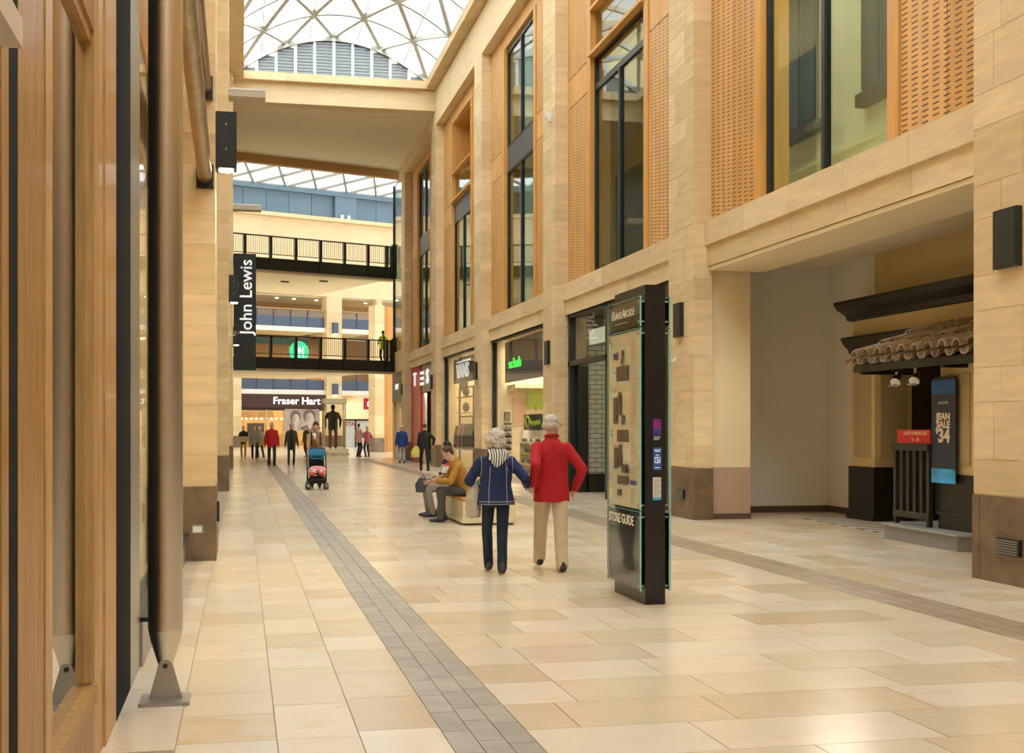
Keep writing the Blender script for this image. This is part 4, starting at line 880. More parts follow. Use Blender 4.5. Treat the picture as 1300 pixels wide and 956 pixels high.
# --- footbridges
def bridge(name, label, zd, rail, b0, b1, a0_, a1_, zf0, zf1):
    t = fthing(name, label, 'bridge')
    FB('deck', 'ceiling_paint', t, a0_, a1_, b0+.12, b1-.1, zf0, zd)
    FB('handrail', 'bronze_dark', t, a0_, a1_, b0-.06, b0+.04, rail-.06, rail); FB('lower_rail', 'bronze_dark', t, a0_, a1_, b0-.02, b0+.02, rail-.92, rail-.88)
    a = .86-1.31*3; i = 0; bl = MB()
    while a < a1_:
        if a > a0_:
            FB('post', 'black_metal', t, a-.06, a+.06, b0-.08, b0+.06, zf0+.02, rail-.03); FB('fascia_panel', 'black_metal', t, a+.05, min(a+1.28, a1_), b0, b0+.08, zf0, zf1)
            FB('fascia_joint', 'black_satin', t, a-.03, a+.05, b0-.02, b0+.06, zf0, zf1)
            for j in range(1, 12): bl.tube([(a+j*.109, b0, rail-.9), (a+j*.109, b0, rail-.05)], .011, 5)
        a += 1.31
    bl.build('balusters', 'bronze_dark', t, local=True)['kind'] = 'stuff'
    FB('far_parapet', 'black_metal', t, a0_, a1_, b1-.1, b1, zf0, zf1)
    FB('end_post', 'black_metal', t, a1_-.1, a1_+.1, b0-.1, b0+.1, zf0, rail+.1); FB('end_post', 'black_metal', t, a1_-.5, a1_-.36, b0-.1, b0+.1, zf0, rail)
    FB('soffit_lip', 'cream_paint', t, a0_, a1_, b0+.1, b0+.5, zf0-.12, zf0)
    return t
bridge('footbridge', 'upper black railed footbridge crossing the far hall', 9.55, 10.85, 1.5, 11.5, -2.5, 8.9, 9.20, 9.78)
bridge('footbridge', 'lower black railed footbridge where the hi-vis guard stands', 4.85, 6.04, 1.5, 13.5, -2.5, 8.9, 4.43, 4.98)
for a, b in ((2.2, 4.0), (4.6, 5.5), (6.2, 4.2)):
    t = fthing('ceiling_camera' if a == 4.6 else 'ceiling_vent', {2.2:'tiny dark vent in the upper bridge soffit at the left', 4.6:'tiny dark dome in the middle of the upper bridge soffit', 6.2:'tiny dark vent in the upper bridge soffit at the right'}[a], 'fitting'); FB('body', 'black_metal', t, a-.2, a+.2, b-.1, b+.1, 9.13, 9.2); FB('lip', 'white_paint', t, a-.22, a+.22, b-.12, b+.12, 9.19, 9.2)
# hall side walls, timber clad corner on the right
hs = fthing('wall_hall_side', 'timber clad corner wall and stone flank of the far hall', 'wall', kind='structure')
q0, q1 = FP(482,500,16)[0], 24
for i in range(8): FB('timber_board', mat('amber_timber', (.52,.25,.05), .5, var=.12, vscale=2, stretch=(2,2,.5), rnd=.1), hs, q0+i*.5+.01, q0+i*.5+.49, 16, 16.1, 0, 9.3)
FB('flank', 'cream_paint', hs, q0, q1, 16.1, 16.6, 0, 9.3); FB('hall_wall', 'stone_smooth', hs, -12, -11.5, -6, 45, 0, 21); FB('hall_wall', 'stone_smooth', hs, 45, 45.5, 16, 46, 0, 21); FB('upper_flank', 'stone_smooth', hs, 24, 45, 16.1, 16.6, 0, 9.3)
FB('rear_wall', 'cream_paint', hs, -12, 45, B+6.2, B+6.4, 0, 20); FB('hall_flank', 'stone_smooth', hs, -12, -1.2, -1.5, -1, 0, 21); FB('hall_flank', 'stone_smooth', hs, 13.5, 24, -1.5, -1, 0, 21); FB('over_soffit', 'blue_clad', hs, -1.2, 14, -.6, -.4, 14.4, 15.0)
c_ = FB('corner_column', 'mortar', hs, q0-.62, q0-.02, 15.4, 16.3, 0, 9.3)
for z in range(8): FB('stone_block', 'stone', c_, q0-.64, q0, 15.38, 16.3, (z*1.16 if z else .9)+.008, (z+1)*1.16-.008)
FB('plinth_slab', 'plinth', c_, q0-.67, q0+.02, 15.35, 16.3, 0, .9)
# mall wall return past the last pier: glazed strip, black fascia shop
rt = thing('corner_shop', 'narrow shop past the last pier with black fascia and lit doorway', 'shopfront', (7.7, 62.5, 0))
BX('fascia', 'porch_black', rt, 7.62, 7.75, 60.55, 64.4, 2.85, 4.3); text('lettering', 'swear', .55, 'white_letter', rt, (7.61, 62.4, 3.65), *FW, ext=.01, off=.01)
BX('door_reveal', 'shop_cream', rt, 7.8, 7.9, 60.55, 64.4, 0, 2.85); BX('door_panel', mat('peach', (.80,.48,.28), .6, emit=.25), rt, 7.74, 7.8, 60.9, 62.3, 0, 2.5); BX('door_post', 'cream_paint', rt, 7.65, 7.8, 64.2, 64.5, 0, 2.85)  # light of the doorway is put into the panel as a peach glow
BX('upper_stone', 'stone_smooth', rt, 7.7, 8.2, 60.55, 64.4, 4.3, 5.4); BX('glazed_strip', 'window_glass', rt, 7.72, 7.75, 60.6, 64.4, 5.4, 14); BX('glazing_post', 'dark_frame', rt, 7.66, 7.78, 64.35, 64.5, 4.3, 14); BX('rear_wall', 'cream_paint', rt, 8.2, 8.4, 60.5, 64.5, 0, 14)
# --- hall roof: glazed lattice
hr = fthing('ceiling_hall', 'glazed lattice roof over the far hall', 'roof', kind='structure')
def hp(a, s): 
    b = B+.6-s*44; return Vector((a, b, zb+.05+1.6*(1-(1-2*s)**2)))
bars = []
mat('bar_grey', (.38,.37,.32), .5)
for i in range(22):
    a = -11+i*2.7
    for dr in (1, -1):
        pts = [hp(a+dr*2.7*n_/1.0*.5*2, n_/9) for n_ in range(6)]
        mb = MB(); rib(mb, pts, .17, .18); mb.build('lattice_bar', 'bar_grey', hr, local=True)
g = MB()
for i in range(22):
    for n_ in range(9): 
        a = -12+i*2.7; q = len(g.v); g.add([hp(a, n_/9)+Vector((0,0,.1)), hp(a+2.7, n_/9)+Vector((0,0,.1)), hp(a+2.7, (n_+1)/9)+Vector((0,0,.1)), hp(a, (n_+1)/9)+Vector((0,0,.1))], [(0,1,2,3)])
g.build('glazing', 'hall_glass', hr, local=True)
FB('edge_beam', 'bar_grey', hr, -12, 46, B+.3, B+.6, zb, zb+.14)
# ================================================================== DIRECTORY TOTEM
tx0, tx1, ty0, ty1, th_ = 3.55, 3.74, 10.75, 11.69, 2.88
tt = thing('store_guide_totem', 'tall black store guide totem with glass map panels in mid floor', 'sign', (3.64, 11.2, 0))
MB().box(tx0, tx1, ty0, ty1, 0, th_).build('core', 'black_satin', tt)
mat('panel_brown', (.045,.036,.03), .12, spec=.6); mat('panel_map', (.92,.80,.62), .3, spec=.4); mat('map_ink', (.11,.075,.055), .5); mat('map_line', (.50,.40,.28), .5); mat('gold_letter', (.80,.72,.55), .4, emit=.15)
gy0, gy1 = 10.745, 11.76; gx = tx0-.045
def gpanel(x, z0, z1, m, side):
    # printed glass: ink layer behind a clear pane with green polished edges
    g = BX('glass_panel', 'edge_glass', tt, x-.006, x+.006, gy0, gy1, z0, z1)
    BX('print', m, g, x+side*.007, x+side*.010, gy0+.012, gy1-.012, z0+.012, z1-.012)
    e = MB(); e.box(x-.007, x+.007, gy0-.004, gy0, z0, z1); e.box(x-.007, x+.007, gy1, gy1+.004, z0, z1); e.box(x-.007, x+.007, gy0, gy1, z1, z1+.004); e.build('polished_edge', 'glass_edge', g)
    for y in (gy0+.035, gy1-.035):
        for z in (z0+.045, z1-.045):
            q = MB().tube([(x-side*.014, y, z), (x-side*.006, y, z)], .014, 12); q.tube([(x+side*.006, y, z), (x+side*.05, y, z)], .009, 10); q.build('standoff', 'steel_grey', g)
    return g
gh = gpanel(gx, 2.505, 2.775, 'panel_brown', 1); gm = gpanel(gx, .845, 2.49, 'panel_map', 1); gl_ = gpanel(gx, .12, .83, 'panel_brown', 1)
for z0, z1, m in ((2.505, 2.775, 'panel_brown'), (.845, 2.49, 'panel_map'), (.12, .83, 'panel_brown')): gpanel(tx1+.045, z0, z1, m, -1)
ym = (gy0+gy1)/2; fx = gx-.0075
def tl(s, size, y, z, m='gold_letter', p=gh, **k): return text('lettering', s, size, m, p, (fx, y, z), *FW, ext=.0006, **k)
tl('G', .125, ym+.315, 2.655); tl('RAND', .095, ym+.16, 2.648); tl('A', .125, ym-.02, 2.655); tl('RCADE', .095, ym-.20, 2.648)
for i in range(7): BX('small_print', 'map_line', gh, fx-.0005, fx, ym+.20-i*.06, ym+.245-i*.06, 2.565, 2.575)
tl('STORE GUIDE', .125, ym+.06, .735, p=gl_, sx=1.0, off=.001)
def ink(y0, y1, z0, z1, m='map_ink'): return BX('map_block', m, gm, fx-.0006, fx, gy1-y1, gy1-y0, z0, z1)     # y measured from the far edge
for (c, z) in (('2', 2.385), ('1', 1.965), ('G', 1.535), ('1', 1.115)): tl(c, .10, gy1-.13, z, 'map_ink', gm)
for z in (2.31, 1.89, 1.46, 1.04):
    for i in range(2): ink(.12, .15, z-i*.035, z+.02-i*.035, 'map_line')
ink(.07, .10, 1.112, 1.122); mat('map_blue', (.06,.05,.22), .5); mat('map_red', (.5,.05,.05), .5)
ink(.20,.29,2.24,2.30,'map_blue'); ink(.305,.345,2.24,2.31,'map_blue'); ink(.44,.50,2.19,2.225); ink(.455,.51,2.22,2.32); ink(.30,.66,2.03,2.17); ink(.22,.28,2.10,2.13,'map_line')
ink(.20,.31,1.63,1.88); ink(.36,.44,1.71,1.93); ink(.46,.54,1.62,1.71); ink(.32,.66,1.46,1.57); ink(.22,.28,1.93,1.96,'map_line')
ink(.22,.33,1.20,1.40); ink(.37,.45,1.22,1.43); ink(.46,.66,1.17,1.25); ink(.60,.64,1.17,1.21,'map_red'); ink(.33,.66,1.06,1.14); ink(.20,.27,1.40,1.43,'map_line'); ink(.74,.90,1.07,1.11,'map_blue')
ink(.33,.44,.98-.03,1.01); ink(.36,.46,.90,.905,'map_line')
for z0 in [2.38-.028*i for i in range(44)]: ink(.74, .74+.06+.12*random.random(), z0, z0+.009, 'map_line')
for i in range(8): ink(.76,.79,1.02-.018*i,1.028-.018*i)
# notices on the near narrow side
def notice(name, label, x0, x1, z0, z1, bands):
    n = thing(name, label, 'notice', ((x0+x1)/2, ty0, z0))
    for (f0, f1, m) in bands: BX('sheet', m, n, x0, x1, ty0-.004, ty0-.001, z0+(z1-z0)*f0, z0+(z1-z0)*f1)
    return n
mat('note_purple', (.30,.02,.22), .5, var=.5, vscale=14); mat('note_indigo', (.06,.04,.28), .5, var=.4, vscale=14); mat('note_blue', (.02,.10,.33), .45); mat('note_cyan', (.03,.42,.66), .5); mat('note_paper', (.70,.68,.60), .6)
nz = lambda py: ZZ(py, 3.64, ty0)
n1 = notice('event_notice', 'small pink and violet event notice on the totem side', 3.625, 3.70, nz(561), nz(532), [(0,.3,'black_satin'), (.3,.6,'note_indigo'), (.6,1,'note_purple')])
for i in range(3): BX('text_line', 'note_paper', n1, 3.63, 3.695-.008*i, ty0-.006, ty0-.004, nz(555)-.012*i, nz(555)+.006-.012*i)
n2 = notice('wheelchair_notice', 'blue wheelchair access notice on the totem side', 3.625, 3.705, nz(597), nz(568), [(0,1,'note_blue')])
cz = nz(584); wx = 3.665
mb = MB(); 
for (p, q) in (((-.024,-.026),(.024,-.026)), ((.024,-.026),(.024,.026)), ((.024,.026),(-.024,.026)), ((-.024,.026),(-.024,-.026))): mb.beam((wx+p[0], ty0-.005, cz+p[1]), (wx+q[0], ty0-.005, cz+q[1]), .002, .003)
mb.tube([(wx-.004+.014*math.cos(t), ty0-.005, cz-.006+.014*math.sin(t)) for t in [i*.45-2.9 for i in range(11)]], .0018, 5)
mb.tube([(wx-.004, ty0-.005, cz+.012), (wx-.003, ty0-.005, cz), (wx+.010, ty0-.005, cz), (wx+.015, ty0-.005, cz-.014)], .002, 5); mb.ell((wx-.004, ty0-.005, cz+.018), .004, .002, .004)
mb.build('wheelchair_symbol', 'white_letter', n2)
for z, a in ((nz(571.5), .06), (nz(573.5), .05), (nz(578), .03), (nz(594), .05)): BX('text_line', 'white_letter', n2, wx-a/2, wx+a/2, ty0-.006, ty0-.004, z, z+.004)
n3 = notice('paper_notice', 'white printed notice with cyan foot lowest on the totem side', 3.622, 3.70, nz(635), nz(606), [(0,.12,'note_cyan'), (.12,1,'note_paper')])
for i in range(9): BX('text_line', 'map_ink', n3, 3.63, 3.665+.02*(i % 3), ty0-.006, ty0-.004, nz(629)+i*.017, nz(629)+.003+i*.017)
# ================================================================== BENCH
bn = thing('bench', 'cream block bench with wooden seat top where two men sit', 'bench', (3.95, 21.4, 0))
mat('bench_cream', (.74,.64,.42), .45); mat('bench_wood', (.50,.22,.06), .45, var=.2, vscale=6, stretch=(6,1,1))
BX('base', 'dark_skirting', bn, 3.56, 4.36, 20.08, 22.72, 0, .03); BX('body', 'bench_cream', bn, 3.52, 4.40, 20.03, 22.77, .03, .385); BX('body_skirt', 'bench_cream', bn, 3.50, 4.42, 20.01, 22.79, .04, .12)
for i in range(6): BX('seat_slat', 'bench_wood', bn, 3.52+.148*i, 3.66+.148*i, 20.03, 22.77, .387, .425)
# planter box far with lettering, glass display case with mannequin
pl_ = thing('display_case', 'tall glass display case on a cream plinth far down the mall', 'display case', (*FL(438, 592), 0))
px0, py0 = FL(432, 592); R_ = .98
def cx_(px): return XY(px, py0)
BX('plinth', 'bench_cream', pl_, cx_(410), cx_(442.5), py0, py0+1.6, .12, .70); BX('plinth_foot', 'white_paint', pl_, cx_(410), cx_(443), py0-.03, py0+1.6, 0, .12)
text('lettering', 'STORES NOW', .17, 'map_ink', pl_, (cx_(428.5), py0-.004, .47), *FC, ext=.002)
zt_ = ZZ(506, 4, py0); gx0, gx1 = cx_(412.5), cx_(439)
mb = MB(); mb.box(gx0, gx0+.02, py0+.2, py0+1.5, .7, zt_-.2); mb.box(gx1-.02, gx1, py0+.2, py0+1.5, .7, zt_-.2); mb.box(gx0+.02, gx1-.02, py0+.2, py0+.22, .7, zt_-.2); mb.build('case_glass', 'shop_glass', pl_)
BX('case_head', 'bench_cream', pl_, gx0-.03, gx1+.05, py0+.15, py0+1.55, zt_-.2, zt_)
for x in (gx0, gx1):
    for y in (py0+.21, py0+1.49): BX('corner_post', 'steel_grey', pl_, x-.02, x+.02, y-.02, y+.02, .7, zt_-.2)
# ================================================================== WALL FITTINGS
def sconce(label, y, grp='left wall downlighters'):
    t = thing('wall_downlighter', label, 'lamp', (XL+.12, y, 4.7), group=grp)
    MB().box(XL, XL+.25, y-.13, y+.13, 4.72, 5.40).build('housing', 'dark_frame', t); MB().lathe((XL+.125, y, 4.70), [(.085,0),(.085,.03)]).build('lens', 'lamp', t)
    BX('lower_rim', 'dark_frame', t, XL+.01, XL+.03, y-.12, y+.12, 4.70, 4.72)
    for z in (4.95, 5.25): MB().disc((XL+.125, y-.13, z), (0,-1,0), .012, .006, 8).build('screw', 'steel_grey', t)
    spot('beam', (XL+.14, y, 4.66), 110, 75, parent=t)
sconce('large black wall downlighter on the nearest left pier', 15.60); sconce('black wall downlighter on the second left pier', 32.2); sconce('smallest black wall downlighter on the farthest left pier', 48.8)
for i, (y, l) in enumerate(((32.1, .9), (48.7, 1.05))):
    t = thing('uplighter', ('flat pale uplighter bar reaching out from the second left pier', 'flat grey uplighter bar reaching out from the farthest left pier')[i], 'lamp', (XL+l/2, y, 10))
    MB().box(XL+.003, XL+l, y-.10, y+.5, 9.86, 10.05).build('tray', mat('tray', (.50,.43,.33), .5), t); BX('lip', 'white_steel', t, XL, XL+l, y-.11, y-.10, 10.02, 10.06)
jb = thing('john_lewis_banner', 'black vertical banner sign with white John Lewis lettering', 'banner', (XL+.5, 55.5, 4))
bx0, bx1 = XY(296.5, 55.5), XY(325, 55.5); bz0, bz1 = ZZ(470, .2, 55.5), ZZ(322, .2, 55.5)
BX('board', mat('banner_black', (.022,.028,.027), .5), jb, bx0, bx1, 55.5, 55.58, bz0, bz1); BX('wall_arm', 'black_metal', jb, XL-.6, bx0+.1, 55.52, 55.56, bz1-.5, bz1-.4); BX('wall_arm', 'black_metal', jb, XL-.6, bx0+.1, 55.52, 55.56, bz0+.4, bz0+.5)
jz = ZZ(377, .2, 55.5); jx = XY(313, 55.5)
text('lettering', 'John', .74, 'white_letter', jb, (jx, 55.48, jz-1.63), (0,0,1), (-1,0,0), align='LEFT', ext=.01, off=.004); text('lettering', 'Lewis', .74, 'white_letter', jb, (jx, 55.48, jz+1.63), (0,0,1), (-1,0,0), align='RIGHT', ext=.01, off=.004)
# black wall lamps on the right piers, cameras, vents
def wbox(label, y0, y1, z0, z1):
    t = thing('wall_lamp', label, 'lamp', (XR, (y0+y1)/2, z0), group='flat black wall lamps on the right piers'); BX('housing', 'dark_frame', t, XR-.07, XR-.002, y0, y1, z0, z1); BX('front_rim', 'black_metal', t, XR-.075, XR-.07, y0+.02, y1-.02, z0+.02, z1-.02)
for lab, p0, p1, q0, q1 in (('large flat black wall lamp on the nearest right pier', 1268, 1298, 265, 340), ('slim black wall lamp on the pier behind the totem', 859, 868, 385, 428), ('slim black wall lamp on the pier by the lilac shop sign', 694, 698.5, 433, 463), ('slim black wall lamp on the pier beside the VANS sign', 603.5, 606.5, 460, 482), ('slim black wall lamp on the pier beside the TESLA letters', 547.5, 549.5, 476, 494), ('smallest black wall lamp on the last right pier', 509.8, 511, 487, 502)):
    y1, y0 = YX(p0, XR), YX(p1, XR); ymid = (y0+y1)/2; wbox(lab, y0, y1, ZZ(q1, XR, ymid), ZZ(q0, XR, ymid))
def cctv(label, x, y, z, dirn):
    t = thing('security_camera', label, 'camera', (x, y, z)); dx = dirn
    MB().disc((x, y, z), (dx,0,0), .05, .02, 14).build('wall_plate', 'white_steel', t); MB().tube([(x+dx*.02,y,z), (x+dx*.12,y,z-.02), (x+dx*.16,y,z+.03)], .014, 8).build('arm', 'white_steel', t, smooth=True)
    MB().tube([(x+dx*.12,y+.14,z+.06), (x+dx*.20,y-.16,z+.03)], .04, 12).build('body', 'steel_grey', t, smooth=True); MB().disc((x+dx*.20,y-.165,z+.03), (0,-1,0), .03, .01, 12).build('lens', 'black_satin', t)
yy = YX(858, XR); cctv('small white security camera on the pier behind the totem', XR, yy, ZZ(457, XR, yy), -1)
cctv('security camera on the left pier in front of the banner', XL, 27.0, ZZ(425, XL, 27), 1) if False else cctv('security camera on the second left pier in front of the banner', XL, 33.1, ZZ(425, XL, 33.1), 1)
def vent(label, y0, y1, z0, z1):
    t = thing('wall_vent', label, 'vent', (XR, (y0+y1)/2, z0), group='plinth vents'); BX('frame', 'dark_frame', t, XR-.05, XR-.01, y0, y1, z0, z1)
    for i in range(6): z = z0+(z1-z0)*(i+.7)/6.6; BX('slat', 'steel_grey', t, XR-.062, XR-.05, y0+.02, y1-.02, z-.006, z+.006)
y1, y0 = YX(1270, XR), YX(1299, XR); ymid = (y0+y1)/2; vent('slatted vent low on the plinth of the nearest right pier', y0, y1, ZZ(705, XR, ymid), ZZ(684, XR, ymid))
y1, y0 = YX(861, XR), YX(870.5, XR); ymid = (y0+y1)/2; vent('small vent low on the plinth behind the totem', y0, y1, ZZ(633, XR, ymid), ZZ(621, XR, ymid))
t = thing('socket_plate', 'small metal socket plate on the dark plinth of the nearest left pier', 'socket', (XL-.3, 15.39, .5)); BX('plate', 'steel_grey', t, XY(243.5,15.38), XY(258.5,15.38), 15.375, 15.389, ZZ(677,-.5,15.38), ZZ(666.5,-.5,15.38)); BX('cover', 'white_steel', t, XY(245,15.38), XY(256,15.38), 15.37, 15.375, ZZ(675.5,-.5,15.38), ZZ(668,-.5,15.38))
t = thing('corner_guard', 'dark rounded door buffer on the corner of the nearest left plinth', 'buffer', (XL, 15.6, .4)); BX('pad', 'black_metal', t, XL+.011, XL+.045, 15.5, 15.66, .46, .70); BX('backing', 'steel_grey', t, XL+.01, XL+.013, 15.48, 15.68, .44, .72)
t = thing('pir_sensor', 'small white sensor high on the pier by the tall window', 'sensor', (XR, YX(698,XR), ZZ(148,XR,30.6))); yy = YX(699, XR); BX('body', 'white_steel', t, XR-.1, XR, yy-.06, yy+.06, ZZ(155,XR,yy), ZZ(143,XR,yy)); BX('lens', 'tray', t, XR-.11, XR-.1, yy-.04, yy+.04, ZZ(154,XR,yy), ZZ(150,XR,yy))
# ================================================================== PEOPLE
V3 = Vector
WS = bpy.data.scenes.new('workbench'); WV = WS.view_layers[0]
def remesh(mb, name, mats, voxel=.01, smooth=6, noise=0, nscale=.08, paint=None):
    me = mb.mesh('tmp', []); o = bpy.data.objects.new('tmp', me); WS.collection.objects.link(o)
    m = o.modifiers.new('r', 'REMESH'); m.mode = 'VOXEL'; m.voxel_size = voxel; m.use_smooth_shade = True
    s = o.modifiers.new('s', 'SMOOTH'); s.factor = .5; s.iterations = smooth
    if noise:
        tx = bpy.data.textures.new('n', 'CLOUDS'); tx.noise_scale = nscale; d = o.modifiers.new('d', 'DISPLACE'); d.texture = tx; d.strength = noise; d.mid_level = .5
    WV.update(); dg = WV.depsgraph; r = bpy.data.meshes.new_from_object(o.evaluated_get(dg)); bpy.data.objects.remove(o)
    r.name = name; r.materials.clear()
    for q in (mats if isinstance(mats, (list, tuple)) else [mats]): r.materials.append(MATS[q] if isinstance(q, str) else q)
    r.polygons.foreach_set('use_smooth', [True]*len(r.polygons))
    if paint:
        r.polygons.foreach_set('material_index', [paint(p.center) for p in r.polygons])
    else: r.polygons.foreach_set('material_index', [0]*len(r.polygons))
    return r
def ik(a, b, l1, l2, pole):
    a, b, pole = V3(a), V3(b), V3(pole); d = b-a; L = min(d.length, (l1+l2)*.999); d.normalize()
    x = (l1*l1-l2*l2+L*L)/(2*L); h = math.sqrt(max(l1*l1-x*x, 0)); pole = (pole-d*pole.dot(d)).normalized()
    return a+d*x+pole*h, a+d*L
for nm, c in dict(skin_a=(.62,.36,.25), skin_b=(.66,.42,.31), skin_c=(.50,.29,.19)).items(): mat(nm, c, .55, var=.05, vscale=30)
def cloth(name, c, **k): return mat(name, c, k.pop('rough', .85), bump=k.pop('bump', .5), bscale=k.pop('bscale', 14), var=k.pop('var', .08), vscale=k.pop('vscale', 9), **k)
def hand(mb, w, d, thumb, s=1.0, curl=.5):
    """palm and five fingers: w wrist, d direction, thumb side vector, curl towards palm normal"""
    w, d, t = V3(w), V3(d).normalized(), V3(thumb); t = (t-d*t.dot(d)).normalized(); n = d.cross(t)
    mb.limb([w, w+d*.045*s, w+d*.085*s], [.024*s, .030*s, .026*s], 8); mb.limb([w+d*.03*s+t*.02*s, w+d*.08*s+t*.022*s], [.02*s,.014*s], 8); mb.limb([w+d*.03*s-t*.02*s, w+d*.08*s-t*.022*s], [.02*s,.014*s], 8)
    for i, (q, l) in enumerate(((.027,.070),(.009,.078),(-.009,.073),(-.027,.058))):
        p = w+d*.085*s+t*q*s; p1 = p+(d*math.cos(curl*.6)+n*math.sin(curl*.6))*l*.5*s; p2 = p1+(d*math.cos(curl*1.6)+n*math.sin(curl*1.6))*l*.5*s
        mb.limb([p, p1, p2], [.0095*s,.009*s,.007*s], 7)
    p = w+d*.025*s+t*.022*s; p1 = p+(d*.6+t*.7).normalized()*.04*s; p2 = p1+(d*.95+t*.25+n*.3).normalized()*.035*s
    mb.limb([p, p1, p2], [.014*s,.011*s,.008*s], 7)
def person(label, loc, rz, H=1.72, feet=((-.09,.12),(.09,-.12)), lift=(0,0), hands=None, lean=0.0, twist=0, seat=None, head_yaw=0, head_pitch=0, skin='skin_a', hair='short', hair_m='hair_brown',
           top='coat', top_m='cloth_black', hem=-.10, build=1.0, legs_m='cloth_dark', leg_r=1.0, shoe_m='shoe_black', near=False, top_paint=None, collar=None, tshirt_sleeve=False, group=None, name='person', female=False, flare=0, elbow=None, armlen=None, head=1.0, hairvol=1.0):
    k = H/1.74; vx = .0065 if near else .0125; cv = .009 if near else .015
    root = thing(name, label, 'person' if name == 'person' else 'mannequin', loc, rz, group=group)
    hz = (seat if seat else .525*H); P = V3((0, 0, hz)); ang = lean
    up = V3((0, math.sin(ang), math.cos(ang))); fw = V3((0, math.cos(ang), -math.sin(ang))); lat = V3((1,0,0))
    N = P+up*.318*H; sh = P+up*.260*H
    # legs
    joints = []
    for s, (fx_, fy), lf in ((-1, feet[0], lift[0]), (1, feet[1], lift[1])):
        hip = P+V3((s*.052*H, 0, -.005*H)); an = V3((fx_, fy-.03, .05*H+lf)); kn, an = ik(hip, an, .247*H, .245*H, (s*.12, 1, .1)); joints.append((hip, kn, an, lf))
    # arms
    arms = []
    for i, s in enumerate((-1, 1)):
        S = sh+lat*s*.094*H*build; tgt = hands[i] if hands else None
        if tgt is None: tgt = (s*.15*H, .02-.03*s, .47*H)
        pole = (elbow[i] if elbow and elbow[i] else (s*.5, -1, -.1)); e, w = ik(S, V3(tgt), (armlen or .322)*.535*H, (armlen or .322)*.465*H, pole); arms.append((S, e, w))
    hd = N+up*.068*H+V3((0, .012*H, 0)); 
    RH = Matrix.Rotation(head_yaw, 3, 'Z') @ Matrix.Rotation(-head_pitch-ang*.6, 3, 'X')
    hc = hd+RH@V3((0,.008,.02)) if not near else hd+RH@V3((0,.006,.02))
    kb = k; k = k*head
    h = lambda x, y, z, q=k: hc+RH@V3((x*q, y*q, z*q))
    # ---- body, one continuous surface
    b = MB()
    b.ell(h(0,-.008,.028), .074*k, .094*k, .088*k, rot=RH); b.ell(h(0,.026,-.035), .060*k, .066*k, .078*k, rot=RH); b.ell(h(0,.058,-.075), .032*k, .034*k, .03*k, rot=RH)
    b.limb([h(0,.088,.012), h(0,.108,-.022)], [.010*k,.015*k], 8)
    for s in (-1, 1): b.ell(h(s*.076,-.004,-.012), .012*k, .022*k, .034*k, rot=RH); b.ell(h(s*.030,.078,.020), .026*k, .014*k, .011*k, rot=RH)
    b.ell(h(0,.088,-.052), .026*k, .012*k, .010*k, rot=RH)
    k = kb
    b.limb([N-up*.03, hc-up*.02*k], [.058*k,.052*k])
    b.ploft([(P-up*.04*H, lat*.085*H*build, fw*.065*H), (P+up*.10*H, lat*.075*H*build, fw*.06*H), (P+up*.20*H, lat*.085*H*build, fw*.06*H), (P+up*.262*H, lat*.066*H*build, fw*.045*H), (N, lat*.033*H, fw*.033*H)], 18)
    for (S, e, w) in arms: b.limb([S, e, w], [.038*k, .032*k, .024*k], 10)
    for i, (S, e, w) in enumerate(arms): hand(b, w, (w-e).normalized(), V3((0,1,.3)), k, .55)
    for (hp_, kn, an, lf) in joints: b.limb([hp_, kn, an], [.055*k,.04*k,.03*k], 10); b.limb([an-V3((0,.02,.02)), an+V3((0,.12*k,-.045*H*.8))], [.036*k,.028*k], 8)
    bo = put('body', remesh(b, 'body', [skin], vx, 3), root, local=True)
    for s in (-1, 1): MB().ell(h(s*.030,.081,.008), .011*k, .007*k, .007*k, 8, 6, rot=RH).build('eye', 'hair_black', bo, smooth=True, local=True)
    # ---- trousers
    t = MB(); t.ploft([(P-up*.055*H, lat*.080*H*build, fw*.062*H), (P, lat*.094*H*build, fw*.070*H), (P+up*.07*H, lat*.088*H*build, fw*.066*H)], 18)
    for (hp_, kn, an, lf) in joints: t.limb([hp_, kn, an+V3((0,0,-.012))], [.083*k*leg_r, .066*k*leg_r, .058*k*leg_r], 12)
    put('trousers', remesh(t, 'trousers', [legs_m], cv, 5, .008, .12), root, local=True)
    # ---- shoes
    for (hp_, kn, an, lf) in joints:
        sh_ = MB(); drop = V3((0,0,-.05*H+.005)); toe = -.02 if lf > .02 else 0
        a0 = an+drop+V3((0,-.045*k,.04+(.03 if lf > .02 else 0))); sh_.limb([a0, a0+V3((0,.09*k,-.002)), a0+V3((0,.20*k,-.012+toe))], [.042*k,.044*k,.030*k], 10); sh_.limb([a0, a0+V3((0,.02,.06*k))], [.04*k,.04*k], 10)
        put('shoe', remesh(sh_, 'shoe', [shoe_m], .008 if near else .012, 3), root, local=True)
    # ---- upper garment
    j = MB(); bw = build
    spec = [(hem, .097+flare, .074+flare*.6, 0), (.0, .098+flare*.5, .073+flare*.3, 0), (.09, .094, .070, .002), (.19, .103, .073, .004), (.245, .100, .068, 0), (.280, .080, .056, -.004), (.306, .052, .044, -.003), (.325, .037, .037, 0)]
    j.ploft([(P+up*q*H+fw*sf_*H, lat*a*H*bw, fw*d*H*bw) for (q, a, d, sf_) in spec], 22)
    for (S, e, w) in arms:
        j.limb([N-up*.035*H+(S-N)*.18, S+up*.0], [.046*k, .060*k*bw], 12)
        if tshirt_sleeve: m_ = S+(e-S)*.72; j.limb([S-up*.012, m_], [.060*k,.060*k], 12)
        else: j.limb([S-up*.008, e, w+(e-w).normalized()*.01], [.062*k*bw, .055*k*bw, .044*k], 12)
    if top == 'hoodie': j.ell(N-fw*.055*k-up*.01, .085*k, .055*k, .06*k)
